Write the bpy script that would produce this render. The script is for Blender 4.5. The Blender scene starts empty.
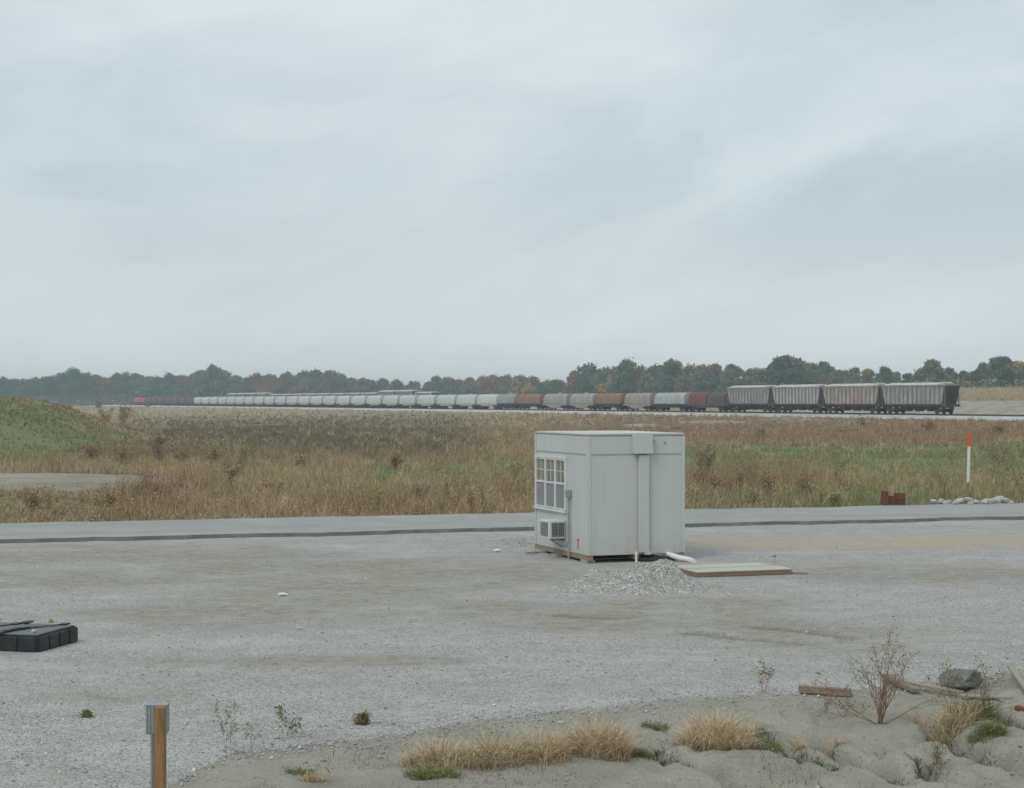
import bpy, bmesh, math, random
import numpy as np
from mathutils import Vector, Matrix
R = math.radians
rs = np.random.RandomState(7)
random.seed(7)
scene = bpy.context.scene
col = scene.collection
F = 1650.0; HC = 3.55; YH = 401.0
SC, CC = math.sin(math.atan(712/F)), math.cos(math.atan(712/F))

# ------------------------------------------------------------------ helpers
def tag(o, label=None, cat=None, group=None, kind=None):
    if label: o['label'] = label
    if cat: o['category'] = cat
    if group: o['group'] = group
    if kind: o['kind'] = kind
    return o
def empty(name, loc=(0, 0, 0), rz=0.0):
    o = bpy.data.objects.new(name, None); col.objects.link(o)
    o.location = loc; o.rotation_euler = (0, 0, rz); return o
def link(name, me, parent=None):
    o = bpy.data.objects.new(name, me); col.objects.link(o)
    if parent: o.parent = parent
    return o
def obj(name, bm, mat, parent=None, smooth=False):
    me = bpy.data.meshes.new(name)
    bmesh.ops.recalc_face_normals(bm, faces=bm.faces[:])
    bm.to_mesh(me); bm.free()
    for m in (mat if isinstance(mat, (list, tuple)) else [mat]): me.materials.append(m)
    if smooth:
        for p in me.polygons: p.use_smooth = True
    return link(name, me, parent)
def mesh_np(name, V, Fc, mat, parent=None, smooth=False, attr=None):
    V = np.asarray(V, dtype=np.float32).reshape(-1, 3); Fc = np.asarray(Fc, dtype=np.int32)
    me = bpy.data.meshes.new(name); n, k = Fc.shape
    me.vertices.add(len(V)); me.vertices.foreach_set('co', V.ravel())
    me.loops.add(n*k); me.loops.foreach_set('vertex_index', Fc.ravel())
    me.polygons.add(n); me.polygons.foreach_set('loop_start', np.arange(0, n*k, k, dtype=np.int32))
    if smooth: me.polygons.foreach_set('use_smooth', np.ones(n, dtype=bool))
    me.update(calc_edges=True)
    if attr is not None:
        for an, A in attr.items():
            ca = me.color_attributes.new(an, 'FLOAT_COLOR', 'POINT')
            C = np.ones((len(V), 4), dtype=np.float32); C[:, :A.shape[1]] = A
            ca.data.foreach_set('color', C.ravel())
    me.materials.append(mat)
    return link(name, me, parent)
def children(o): return [c for c in col.objects if c.parent == o]
def copy_tree(o, parent=None, kids=None):
    c = o.copy(); col.objects.link(c)
    if parent: c.parent = parent
    for ch in o.children: copy_tree(ch, c)
    return c
def box(bm, c, s, M=None):
    g = bmesh.ops.create_cube(bm, size=1.0)['verts']
    bmesh.ops.scale(bm, vec=s, verts=g); bmesh.ops.translate(bm, vec=c, verts=g)
    if M is not None: bmesh.ops.transform(bm, matrix=M, verts=g)
    return g
def cyl(bm, p0, p1, r0, r1=None, n=12, caps=True):
    p0, p1 = Vector(p0), Vector(p1); d = p1-p0
    if r1 is None: r1 = r0
    g = bmesh.ops.create_cone(bm, cap_ends=caps, segments=n, radius1=r0, radius2=max(r1, 1e-4), depth=d.length)['verts']
    M = Matrix.Translation((p0+p1)/2) @ d.to_track_quat('Z', 'Y').to_matrix().to_4x4()
    bmesh.ops.transform(bm, matrix=M, verts=g); return g
def prism(bm, pts, y0, y1):           # polygon in local xz, extruded along y
    a = [bm.verts.new((x, y0, z)) for x, z in pts]; b = [bm.verts.new((x, y1, z)) for x, z in pts]
    n = len(pts); bm.faces.new(a); bm.faces.new(b[::-1])
    for i in range(n): bm.faces.new((a[i], b[i], b[(i+1) % n], a[(i+1) % n]))
def prism_x(bm, pts, x0, x1):         # polygon in local yz, extruded along x
    a = [bm.verts.new((x0, y, z)) for y, z in pts]; b = [bm.verts.new((x1, y, z)) for y, z in pts]
    n = len(pts); bm.faces.new(a); bm.faces.new(b[::-1])
    for i in range(n): bm.faces.new((a[i], b[i], b[(i+1) % n], a[(i+1) % n]))
def bevel(bm, w, seg=1):
    bmesh.ops.bevel(bm, geom=bm.edges[:], offset=w, segments=seg, affect='EDGES', clamp_overlap=True)
def hsh(i, j, s):
    n = (i*374761393 + j*668265263 + s*982451653) & 0xFFFFFFFF
    n = ((n ^ (n >> 13))*1274126177) & 0xFFFFFFFF
    return ((n ^ (n >> 16)) & 0xFFFF)/65535.0
def vnoise(x, y, s=0):
    x = np.asarray(x, float); y = np.asarray(y, float)
    xi = np.floor(x).astype(np.int64); yi = np.floor(y).astype(np.int64)
    fx = x-xi; fy = y-yi; fx = fx*fx*(3-2*fx); fy = fy*fy*(3-2*fy)
    return (hsh(xi, yi, s)*(1-fx)+hsh(xi+1, yi, s)*fx)*(1-fy)+(hsh(xi, yi+1, s)*(1-fx)+hsh(xi+1, yi+1, s)*fx)*fy
def fbm(x, y, s=0, o=4):
    v = 0; a = .5; t = 0
    for k in range(o): v = v+a*vnoise(x*2**k, y*2**k, s+k); t += a; a *= .5
    return v/t
def sst(a, b, x):
    t = np.clip((np.asarray(x, float)-a)/(b-a), 0, 1); return t*t*(3-2*t)
def G(px, py, z=0.0):                 # ground point seen at a picture position
    Y = F*(HC-z)/(py-YH); return (px-512)/F*Y, Y
def segdist(x, y, pts):
    d = np.full(np.shape(x), 1e9)
    for (x0, y0), (x1, y1) in zip(pts[:-1], pts[1:]):
        dx, dy = x1-x0, y1-y0; t = np.clip(((x-x0)*dx+(y-y0)*dy)/(dx*dx+dy*dy), 0, 1)
        d = np.minimum(d, np.hypot(x-x0-t*dx, y-y0-t*dy))
    return d

# ------------------------------------------------------------------ materials
def newmat(name):
    m = bpy.data.materials.new(name); m.use_nodes = True
    nt = m.node_tree; b = nt.nodes['Principled BSDF']; b.inputs['Roughness'].default_value = .85
    b.inputs['Specular IOR Level'].default_value = .25
    return m, nt, b
def N(nt, t, **kw):
    n = nt.nodes.new(t)
    for k, v in kw.items():
        if k in n.inputs: n.inputs[k].default_value = v
        else: setattr(n, k, v)
    return n
def mix(nt, fac, a, b, mode='MIX'):
    n = nt.nodes.new('ShaderNodeMix'); n.data_type = 'RGBA'; n.blend_type = mode
    for i, v in ((0, fac), (6, a), (7, b)):
        if hasattr(v, 'is_output') or isinstance(v, bpy.types.NodeSocket): nt.links.new(v, n.inputs[i])
        else: n.inputs[i].default_value = (*v, 1) if isinstance(v, tuple) and len(v) == 3 else v
    return n.outputs[2]
def ramp(nt, v, a, b, ca=0.0, cb=1.0):
    n = nt.nodes.new('ShaderNodeMapRange'); nt.links.new(v, n.inputs[0])
    for i, x in zip((1, 2, 3, 4), (a, b, ca, cb)): n.inputs[i].default_value = x
    return n.outputs[0]
def coords(nt, scale=(1, 1, 1)):
    tc = N(nt, 'ShaderNodeTexCoord'); mp = N(nt, 'ShaderNodeMapping'); mp.inputs['Scale'].default_value = scale
    nt.links.new(tc.outputs['Object'], mp.inputs['Vector']); return mp.outputs[0]
def noise(nt, vec, scale, detail=4, rough=.55):
    n = N(nt, 'ShaderNodeTexNoise'); n.inputs['Scale'].default_value = scale
    n.inputs['Detail'].default_value = detail; n.inputs['Roughness'].default_value = rough
    nt.links.new(vec, n.inputs['Vector']); return n.outputs['Fac']
def bump(nt, b, h, strength=.4, dist=.02):
    n = N(nt, 'ShaderNodeBump'); n.inputs['Strength'].default_value = strength; n.inputs['Distance'].default_value = dist
    nt.links.new(h, n.inputs['Height']); nt.links.new(n.outputs[0], b.inputs['Normal'])
def worn(name, c, c2=None, scale=2.0, amount=.5, rough=.8, stretch=(1, 1, 1), metal=0.0, fine=30, bmp=.15):
    m, nt, b = newmat(name); c2 = c2 or tuple(x*.6 for x in c)
    v = coords(nt, stretch); n1 = noise(nt, v, scale, 6, .65); n2 = noise(nt, coords(nt), fine, 3)
    f = ramp(nt, n1, .42, .68, 0, amount)
    o = mix(nt, f, c, c2); o = mix(nt, ramp(nt, n2, .3, .7, 0, .25), o, tuple(x*.75 for x in c))
    nt.links.new(o, b.inputs['Base Color']); b.inputs['Roughness'].default_value = rough; b.inputs['Metallic'].default_value = metal
    bump(nt, b, n2, bmp, .01); return m
def leafmat(name, c, var=.45, hue=None, trans=.15):
    m, nt, b = newmat(name); g = N(nt, 'ShaderNodeNewGeometry')
    hue = hue or tuple(x*.55 for x in c)
    o = mix(nt, ramp(nt, g.outputs['Random Per Island'], 0, 1, 0, var*2), c, hue)
    oi = N(nt, 'ShaderNodeObjectInfo')
    o = mix(nt, ramp(nt, oi.outputs['Random'], 0, 1, 0, .35), o, tuple(x*.6 for x in c))
    nt.links.new(o, b.inputs['Base Color']); b.inputs['Roughness'].default_value = .8
    b.inputs['Specular IOR Level'].default_value = .1
    return m

M = {}
M['white_panel'] = worn('white_panel', (.52, .54, .525), (.44, .45, .42), .9, .35, .6, (1.5, 1.5, .35), bmp=.03)
M['white_trim'] = worn('white_trim', (.62, .64, .62), (.55, .54, .5), 2, .4, .55, bmp=.03)
M['grey_seam'] = worn('grey_seam', (.36, .37, .37), None, 2, .3, .6)
M['roof_light'] = worn('roof_light', (.62, .61, .56), (.4, .38, .34), 1.5, .6)
M['grille'] = worn('grille', (.17, .175, .18), None, 8, .5, .6)
M['blind'] = worn('blind', (.56, .51, .40), (.42, .38, .29), 3, .5)
M['screen'] = worn('screen', (.24, .25, .255), (.19, .20, .21), 3, .5, .5)
M['wood'] = worn('wood', (.31, .24, .16), (.17, .13, .09), 3, .7, .85, (6, 6, 1))
M['post_wood'] = worn('post_wood', (.33, .19, .09), (.15, .085, .045), 9, .9, .8, (2.5, 2.5, .3), fine=60, bmp=.4)
M['old_wood'] = worn('old_wood', (.26, .22, .17), (.13, .11, .09), 5, .8, .9, (.6, 5, 5), bmp=.4)
M['pale_wood'] = worn('pale_wood', (.34, .31, .26), (.28, .25, .2), 5, .7, .9, (.6, 5, 5), bmp=.3)
M['block'] = worn('block', (.34, .34, .32), None, 6, .5)
M['pvc'] = worn('pvc', (.74, .75, .73), (.55, .54, .5), 5, .5, .4, bmp=.0)
M['black_plastic'] = worn('black_plastic', (.028, .03, .032), (.08, .08, .078), 3, .6, .5, bmp=.1)
M['grey_top'] = worn('grey_top', (.15, .165, .175), (.09, .1, .105), 2.5, .6, .6)
M['galv'] = worn('galv', (.34, .37, .39), (.24, .26, .28), 6, .7, .5, (2, 2, .5), metal=.35)
M['red'] = worn('red', (.55, .06, .05), None, 5, .3, .6)
M['orange'] = worn('orange', (.62, .13, .03), (.5, .12, .05), 8, .5, .6)
M['post_white'] = worn('post_white', (.74, .75, .74), (.5, .49, .45), 4, .5, .6)
M['rust'] = worn('rust', (.18, .075, .04), (.09, .04, .028), 6, .8, .9)
M['rock_pale'] = worn('rock_pale', (.48, .48, .455), (.22, .215, .2), 4, .7, .9, fine=14, bmp=.5)
M['rock_grey'] = worn('rock_grey', (.17, .18, .17), (.08, .085, .08), 5, .8, .8, fine=18, bmp=.6)
M['litter'] = worn('litter', (.78, .79, .78), None, 4, .2, .6)
M['panel_beige'] = worn('panel_beige', (.50, .485, .43), (.40, .38, .33), 2, .6)
M['panel_edge'] = worn('panel_edge', (.25, .17, .11), (.16, .11, .08), 3, .7)
M['bark'] = worn('bark', (.11, .09, .07), (.06, .05, .04), 3, .6)
M['bare_twig'] = worn('bare_twig', (.19, .15, .12), None, 3, .4)
M['stem'] = worn('stem', (.26, .17, .11), (.18, .13, .08), 6, .6)
# rolling stock
def carpaint(name, c, c2, amount=.6, ribs=0):
    m, nt, b = newmat(name); v = coords(nt, (1.3, 1.3, .18)); n1 = noise(nt, v, 1.6, 7, .65)
    n3 = noise(nt, coords(nt), .55, 4, .6)
    oi = N(nt, 'ShaderNodeObjectInfo')
    o = mix(nt, ramp(nt, n1, .45, .7, 0, amount), c, c2)
    o = mix(nt, ramp(nt, n3, .4, .65, 0, amount*.6), o, tuple(x*.7 for x in c2))
    o = mix(nt, ramp(nt, oi.outputs['Random'], 0, 1, 0, .22), o, tuple(x*.6 for x in c))
    nt.links.new(o, b.inputs['Base Color']); b.inputs['Roughness'].default_value = .75
    return m
M['coil_white'] = carpaint('coil_white', (.56, .58, .58), (.44, .45, .43), .5)
M['coil_grey'] = carpaint('coil_grey', (.36, .36, .33), (.23, .19, .15), .7)
M['coil_beige'] = carpaint('coil_beige', (.34, .31, .27), (.22, .17, .13), .7)
M['coil_rust'] = carpaint('coil_rust', (.30, .17, .10), (.20, .13, .095), .9)
M['coil_red'] = carpaint('coil_red', (.20, .065, .05), (.13, .07, .06), .7)
M['coil_bright'] = carpaint('coil_bright', (.55, .07, .05), (.3, .08, .06), .4)
M['coil_dark'] = carpaint('coil_dark', (.12, .09, .085), (.09, .07, .06), .7)
M['coil_pale'] = carpaint('coil_pale', (.42, .46, .44), (.29, .28, .25), .7)
M['hop_grey'] = carpaint('hop_grey', (.37, .385, .38), (.20, .155, .12), .9)
M['hop_pale'] = carpaint('hop_pale', (.46, .47, .46), (.26, .21, .17), .85)
M['hop_rusty'] = carpaint('hop_rusty', (.44, .41, .36), (.24, .12, .07), 1.0)
M['dark_steel'] = worn('dark_steel', (.05, .042, .038), (.08, .055, .04), 1.5, .6)
M['end_brown'] = worn('end_brown', (.06, .042, .038), (.035, .028, .026), 1.2, .6)
M['roof_white'] = worn('roof_white', (.78, .79, .78), (.4, .38, .35), 1.0, .6)
M['cream'] = worn('cream', (.50, .46, .32), (.3, .27, .2), 1.2, .5)
M['rib_dark'] = worn('rib_dark', (.27, .25, .23), (.11, .08, .06), 1.2, .8)  # ribs coloured darker for contrast that the even light leaves out
M['rail'] = worn('rail', (.10, .07, .055), (.06, .045, .04), 1, .6)

LEAFC = {'green': ((.16, .20, .11), (.10, .13, .07)), 'olive': ((.26, .25, .13), (.17, .175, .095)),
         'rust': ((.42, .20, .085), (.25, .15, .075)), 'yellow': ((.55, .34, .11), (.33, .24, .09)),
         'brown': ((.28, .19, .125), (.18, .14, .10))}
for k, (a, b_) in LEAFC.items(): M['leaf_'+k] = leafmat('leaf_'+k, a, .5, b_)
VC = [(.55, .43, .27), (.39, .27, .17), (.22, .195, .135), (.25, .32, .14), (.42, .37, .19)]
VN = ['tan_grass', 'russet_weeds', 'dark_weeds', 'green_grass', 'olive_grass']
for i, n_ in enumerate(VN): M[n_] = leafmat(n_, VC[i], .45, tuple(x*.62 for x in VC[i]))
M['fg_tan'] = leafmat('fg_tan', (.68, .55, .36), .5, (.36, .26, .15))
M['litter_grass_dark'] = leafmat('litter_grass_dark', (.15, .125, .075), .5, (.08, .08, .04)); M['mound_green'] = leafmat('mound_green', (.25, .33, .15), .5, (.24, .26, .13))
M['fg_green'] = leafmat('fg_green', (.18, .25, .09), .45, (.22, .18, .09))
M['fg_dry'] = leafmat('fg_dry', (.30, .18, .10), .5, (.17, .10, .06))
M['fg_leaf'] = leafmat('fg_leaf', (.20, .20, .09), .5, (.14, .11, .05))

# ------------------------------------------------------------------ terrain
gully1 = [G(806, 728), G(835, 744), G(868, 756), G(905, 778)]
gully2 = [G(922, 716), G(955, 738), G(995, 752), G(1060, 772)]
gully3 = [G(880, 742), G(912, 752), G(938, 775)]
gully5 = [G(975, 712), G(1004, 722), G(1050, 735)]; gully6 = [G(745, 730), G(790, 745), G(830, 765)]
gully4 = [G(630, 745), G(700, 762), G(760, 790)]
A_RD = math.atan2(.298, 1)                       # direction of the road
RC, RS_ = math.cos(A_RD), math.sin(A_RD)
def rdist(x, y): return (y-44.6)*RC-(x-0)*RS_      # metres beyond the road's near edge
def tq(x, y): return CC*x+SC*y                     # metres towards the track
def edgeY(px):
    return np.interp(px, [-400, 0, 150, 230, 300, 400, 480, 560, 640, 700, 760, 830, 900, 960, 1024, 1500],
                     [860, 840, 800, 757, 750, 739, 725, 716, 707, 700, 698, 696, 690, 684, 672, 640])
sandA = [G(-80, 477, .6), G(30, 476, .6), G(56, 478, .6)]
SANDB = ((712, 424, 7, 7), (790, 422, 5, 6), (640, 426, 4, 6))
def soilness(x, y):
    px = 512+F*x/np.maximum(y, 1); py = YH+F*HC/np.maximum(y, 1)
    return py-edgeY(px)
def height(x, y):
    x = np.asarray(x, float); y = np.asarray(y, float)
    q = tq(x, y); rd = rdist(x, y)
    z = .72*sst(55, 150, q)
    z = z+.25*(fbm(x/9, y/9, 3)-.5)*sst(2, 12, rd)*(1-.6*sst(130, 150, q))
    z = z-.22*sst(5.2, 7.2, rd)*(1-sst(9, 18, rd))
    z = z+(4.0/(1+np.exp((x+30.8)/2.3)))*sst(96, 113, y)*(1-sst(122, 150, y))*sst(-80, -60, x)
    z = z++.6*(fbm(x/6, y/6, 12)-.5)*(1-sst(-32, -22, x))*sst(94, 104, y)*(1-sst(140, 150, y))
    b = sst(.10, .22, x/np.maximum(y, 1))*(q > 150)
    z = z+b*(2.9*sst(176, 190, q)+3.3*sst(194, 300, q))
    z = z+.72*np.exp(-(segdist(x, y, sandA)/7.5)**2)
    for px_, py_, r1, r2 in SANDB: z = z+.5*np.exp(-(((x-G(px_, py_, .5)[0])/r1)**2+((y-G(px_, py_, .5)[1])/r2)**2)*.8)
    s = sst(-6, 22, soilness(x, y))*(y < 30)
    z = z+s*(.02*np.maximum(0, 1-9*np.abs(fbm(x*2.3, y*1.6, 26)-.5))*-3*sst(.5, 2, x)+.10*(fbm(x*1.3, y*1.3, 20)-.45)+.10*np.abs(fbm(x*3.1, y*3.1, 21)-.5)+.022*(fbm(x*19, y*19, 22)-.5))
    rt = s*sst(.2, 1.6, x/2)
    z = z-rt*.13*sst(0, 40, soilness(x, y))*np.maximum(0, 1-5*np.abs(vnoise(x*1.5+y*1.1, (x-y)*.5, 30)-.5))
    for g, dp, w in ((gully1, .42, .085), (gully2, .5, .11), (gully3, .3, .06), (gully4, .2, .07), (gully5, .3, .07), (gully6, .25, .06)):
        w2 = w*(1+.5*vnoise(x*7, y*7, 40))
        z = z-dp*np.exp(-(segdist(x+.10*(vnoise(x*4, y*4, 41)-.5), y+.10*(vnoise(x*4, y*4, 42)-.5), g)/w2)**2)*(y < 30)
    z = z+.03*(fbm(x/2.5, y/2.5, 50)-.5)*(1-sst(-1, 2, rd))*(1-s)
    return z
def zone(x, y):                                     # plant cover weights: tan, russet, dark, green, olive
    Yc = np.maximum(y, 5); px = 512+F*x/Yc; py = YH+F*HC/Yc
    n1 = fbm(x/7, y/11, 60); n2 = fbm(x/3, y/5, 64); n3 = fbm(x/16, y/30, 68)
    bp = lambda v, a, b, s: sst(a-s, a+s, v)*(1-sst(b-s, b+s, v))
    tan = .36+.55*bp(py, 400, 417, 3)+.5*bp(px, -200, 560, 40)*bp(py, 468, 520, 12)*n2*1.6
    rust = .20+1.3*bp(px, 690, 815, 20)*bp(py, 461, 492, 6)*n2*1.6+.75*bp(py, 417, 446, 5)*bp(px, 560, 1400, 60)+.7*bp(px, -200, 200, 30)*bp(py, 444, 466, 6)
    rust = rust+.5*n2*bp(px, -200, 560, 60)*bp(py, 455, 515, 8)
    dark = .05+1.3*bp(px, 150, 470, 50)*bp(py, 419, 458, 7)*(n3*1.5)
    green = .04+3.4*bp(px, 640, 1400, 15)*bp(py, 447, 470, 5)*(.4+n1)+3.2*bp(px, 370, 560, 15)*bp(py, 464, 490, 5)*n1*1.4
    green = green+2.2*bp(px, 560, 920, 40)*bp(py, 490, 512, 4)*n1*1.4+.9*sst(.55, .7, n1)*bp(py, 440, 515, 6)+.3*bp(px, 920, 1400, 20)*bp(py, 468, 500, 8)
    olive = .45*n1+.3*bp(px, 480, 1400, 60)*bp(py, 462, 505, 8)
    mnd = (1-sst(-29, -24, x))*sst(95, 101, y)*(1-sst(118, 124, y))
    top = (1-sst(-29, -24, x))*sst(110, 116, y)
    green = green*(1-mnd)+mnd*(1.7*(1-.7*top)*(.4+n1)); rust = rust*(1-.7*mnd)+mnd*.5*n2; tan = tan*(1-.6*mnd)+top*mnd*.6
    W = np.stack([tan*(.4+1.2*n2), rust*(.3+1.5*(1-n2)), dark, green, olive], -1)
    W = np.maximum(W, 0)**1.4
    return W/W.sum(-1, keepdims=True)

def sand(x, y):
    d = segdist(x, y, sandA)
    s = (1-sst(5.0, 6.6, d*np.where(y < 68, 1.15, .85)+3.5*(fbm(x/2.2, y/2.2, 80)-.5)))
    for px, py, r1, r2 in SANDB:
        cx, cy = G(px, py, .5)
        dd = np.hypot((x-cx)/r1, (y-cy)/r2)
        s = np.maximum(s, (1-sst(.5, 1.0, dd+.8*(fbm(x/3, y/3, 85)-.5))))
    b = sst(.10, .2, x/np.maximum(y, 1))*sst(172, 176, tq(x, y))*(1-sst(190, 194, tq(x, y)+6*(fbm(x/5, y/5, 77)-.5)))
    return np.maximum(s, b)

xs = np.unique(np.round(np.concatenate([np.arange(-16, -5, .16), np.arange(-5, 7.6, .05), np.arange(7.6, 16, .16), 16+np.cumsum(.16*1.035**np.arange(170)), -16-np.cumsum(.16*1.035**np.arange(170)), [-3000, 3000]]), 3))
ys = np.unique(np.round(np.concatenate([[-400, -100, -20, 0, 5], np.arange(8, 14.6, .2), np.arange(14.6, 20, .035), np.arange(20, 26, .09), 26+np.cumsum(.1*1.018**np.arange(340)), [2600, 3000]]), 3))
xs = xs[(np.abs(xs) <= 3000)]; ys = ys[ys <= 3000]
def grid(xs, ys):
    X, Y = np.meshgrid(xs, ys); ny, nx = X.shape
    i = (np.arange(ny-1)[:, None]*nx+np.arange(nx-1)[None]).ravel()
    return X, Y, np.stack([i, i+1, i+1+nx, i+nx], -1)
X, Y, Q = grid(xs, ys); Z = height(X, Y)
W = zone(X, Y); colr = W@np.array(VC)*.72
sd = sand(X, Y); fs = (1-sst(-1, 4, rdist(X, Y)))
A1 = np.stack([colr[..., 0], colr[..., 1], colr[..., 2]], -1).reshape(-1, 3)
A2 = np.stack([sd, fs, W[..., 3]], -1).reshape(-1, 3)
m, nt, b = newmat('ground_mat')
a1 = N(nt, 'ShaderNodeAttribute', attribute_name='cover'); a2 = N(nt, 'ShaderNodeAttribute', attribute_name='mask')
sep = N(nt, 'ShaderNodeSeparateColor'); nt.links.new(a2.outputs['Color'], sep.inputs[0])
v = coords(nt); n1 = noise(nt, v, .9, 6, .65); n2 = noise(nt, v, 9, 6, .7); n3 = noise(nt, v, 45, 4, .7); n4 = noise(nt, v, .35, 4)
o = mix(nt, ramp(nt, n2, .35, .7, 0, .5), a1.outputs['Color'], (.20, .16, .11))
sandc = mix(nt, ramp(nt, n1, .35, .7, 0, 1), (.42, .385, .315), (.31, .28, .22)); sandc = mix(nt, ramp(nt, n4, .45, .6, 0, .6), sandc, (.25, .225, .17))
o = mix(nt, sep.outputs[0], o, sandc)
soil = mix(nt, ramp(nt, n1, .35, .65), (.50, .475, .40), (.37, .35, .285))
soil = mix(nt, ramp(nt, n2, .45, .75, 0, .5), soil, (.50, .485, .42))
soil = mix(nt, ramp(nt, n3, .5, .75, 0, .6), soil, (.12, .11, .085))
o = mix(nt, sep.outputs[1], o, soil)
nt.links.new(o, b.inputs['Base Color']); b.inputs['Roughness'].default_value = .95
ad = N(nt, 'ShaderNodeMath', operation='ADD'); nt.links.new(n2, ad.inputs[0]); nt.links.new(n3, ad.inputs[1])
bump(nt, b, ad.outputs[0], .9, .05)
tag(mesh_np('ground', np.stack([X, Y, Z], -1), Q, m, smooth=True, attr={'cover': A1, 'mask': A2}), kind='structure')

# gravel yard --------------------------------------------------------
def stone_color(nt, v, sc, dirt=None, base=(.425, .425, .40)):
    vo = N(nt, 'ShaderNodeTexVoronoi'); vo.inputs['Scale'].default_value = sc; nt.links.new(v, vo.inputs['Vector'])
    sp = N(nt, 'ShaderNodeSeparateColor'); nt.links.new(vo.outputs['Color'], sp.inputs[0])
    o = mix(nt, ramp(nt, sp.outputs[0], 0, 1), tuple(x*.34 for x in base), tuple(min(1, x*1.75) for x in base))
    o = mix(nt, ramp(nt, sp.outputs[1], .86, 1, 0, .8), o, (.42, .34, .25))
    o = mix(nt, ramp(nt, vo.outputs['Distance'], .35, .75, 0, .55), o, tuple(x*.45 for x in base))
    return o, vo.outputs['Distance']
m, nt, b = newmat('gravel_mat')
v = coords(nt); o1, d1 = stone_color(nt, v, 34); o2, d2 = stone_color(nt, v, 85)
n1 = noise(nt, v, .55, 7, .62); n2 = noise(nt, v, 3.5, 5, .6); n5 = noise(nt, coords(nt, (.12, .6, 1)), 1.0, 6, .65)
o = mix(nt, .5, o1, o2)
at = N(nt, 'ShaderNodeAttribute', attribute_name='mask'); sp = N(nt, 'ShaderNodeSeparateColor'); nt.links.new(at.outputs['Color'], sp.inputs[0])
o = mix(nt, ramp(nt, n5, .40, .66, 0, .40), o, (.31, .30, .255))
n6 = noise(nt, coords(nt, (.25, .8, 1)), .7, 7, .6); o = mix(nt, ramp(nt, n6, .52, .68, 0, .45), o, (.50, .505, .49))
n7 = noise(nt, v, 1.6, 8, .72); o = mix(nt, ramp(nt, n7, .50, .66, 0, .38), o, (.25, .245, .225)); o = mix(nt, ramp(nt, n7, .36, .48, .30, 0), o, (.52, .525, .51))
md = N(nt, 'ShaderNodeMath', operation='MULTIPLY'); nt.links.new(sp.outputs[0], md.inputs[0]); nt.links.new(ramp(nt, n1, .36, .52, .35, 1), md.inputs[1])
dc = mix(nt, ramp(nt, n2, .35, .65), (.35, .33, .27), (.235, .215, .165))
o = mix(nt, md.outputs[0], o, mix(nt, .12, dc, o))
ms = N(nt, 'ShaderNodeMath', operation='MULTIPLY'); nt.links.new(sp.outputs[1], ms.inputs[0]); nt.links.new(ramp(nt, n2, .3, .6, .3, 1), ms.inputs[1])
o = mix(nt, ms.outputs[0], o, mix(nt, .2, (.45, .345, .225), o))
o = mix(nt, sp.outputs[2], o, (.16, .15, .125))
nt.links.new(o, b.inputs['Base Color']); b.inputs['Roughness'].default_value = .95
ad = N(nt, 'ShaderNodeMath', operation='SUBTRACT'); ad.inputs[0].default_value = 1; nt.links.new(d1, ad.inputs[1])
bump(nt, b, ad.outputs[0], .9, .02)
gx = np.concatenate([np.linspace(-60, -14, 60)[:-1], np.arange(-14, 20, .16), np.linspace(20, 60, 50)])
tt = np.concatenate([np.linspace(0, .25, 90)[:-1], np.linspace(.25, 1, 150)])
GX, TT = np.meshgrid(gx, tt)
def yard_front(x):
    y = np.full_like(x, 18.0)
    for k in range(8):
        e = edgeY(512+F*x/y); y = F*HC/(e-YH)
    return np.where(x < -4.5, np.minimum(y, 15.5+0*x), y)+.35*(fbm(x*1.6, x*0, 90)-.5)+.12*(fbm(x*9, x*0, 91)-.5)
def yard_back(x): return 44.6+x*RS_/RC
yf = yard_front(GX); yf = np.where(GX < -4.5, 4.0, yf)
sm = sst(-5.5, -3.5, GX); yf = np.where(GX < -3.5, 10*(1-sm)+yard_front(GX)*sm, yf)
GY = yf+(yard_back(GX)+.35-yf)*TT
GZ = height(GX, GY)+.02*sst(0, .03, TT)+.004
GZ = GZ-.03*(1-sst(0, .012, TT))
dirt = np.zeros_like(GX)
def ell(px, py, rx, ry):
    cx, cy = G(px, py); return 1-sst(.35, 1.15, np.hypot((GX-cx)/rx, (GY-cy)/ry)+.9*(fbm(GX/1.3, GY/1.3, 95)-.5))
for e in ((350, 590, 3.2, 5), (430, 577, 3.6, 5.2), (230, 612, 2.6, 3.0), (480, 612, 1.6, 1.5), (300, 570, 5, 3), (130, 556, 6, 3.0), (620, 622, 2.6, 2.6), (770, 632, 3.4, 1.6), (900, 575, 5, 2.2), (700, 605, 2.2, 1.6), (60, 580, 4, 2), (830, 648, 1.6, .7), (330, 662, 3, .6), (120, 700, 1.5, .4)):
    dirt = np.maximum(dirt, ell(*e)*.95)
sandm = ell(880, 543, 7.5, 2.1)*1.0; sandm = np.maximum(sandm, ell(740, 546, 3, 1.0)*.9); sandm = np.maximum(sandm, ell(1080, 540, 6, 1.6))
rut = np.zeros_like(GX)
for pts in ([G(690, 634), G(745, 640), G(800, 645)], [G(755, 628), G(810, 633), G(850, 640)], [G(560, 617), G(600, 619), G(640, 618)]):
    rut = np.maximum(rut, .7*(1-sst(.05, .3, segdist(GX, GY, pts)+.3*(fbm(GX*2, GY*2, 99)-.4))))
edgem = .5*(1-sst(0, .012, TT))
AM = np.stack([dirt, sandm, np.maximum(rut, edgem*0)], -1).reshape(-1, 3)
ny, nx = GX.shape; i = (np.arange(ny-1)[:, None]*nx+np.arange(nx-1)[None]).ravel()
GZ = GZ-.02*(rut > .1)
tag(mesh_np('gravel_yard', np.stack([GX, GY, GZ], -1), np.stack([i, i+1, i+1+nx, i+nx], -1), m, smooth=True, attr={'mask': AM}), kind='structure')

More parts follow.
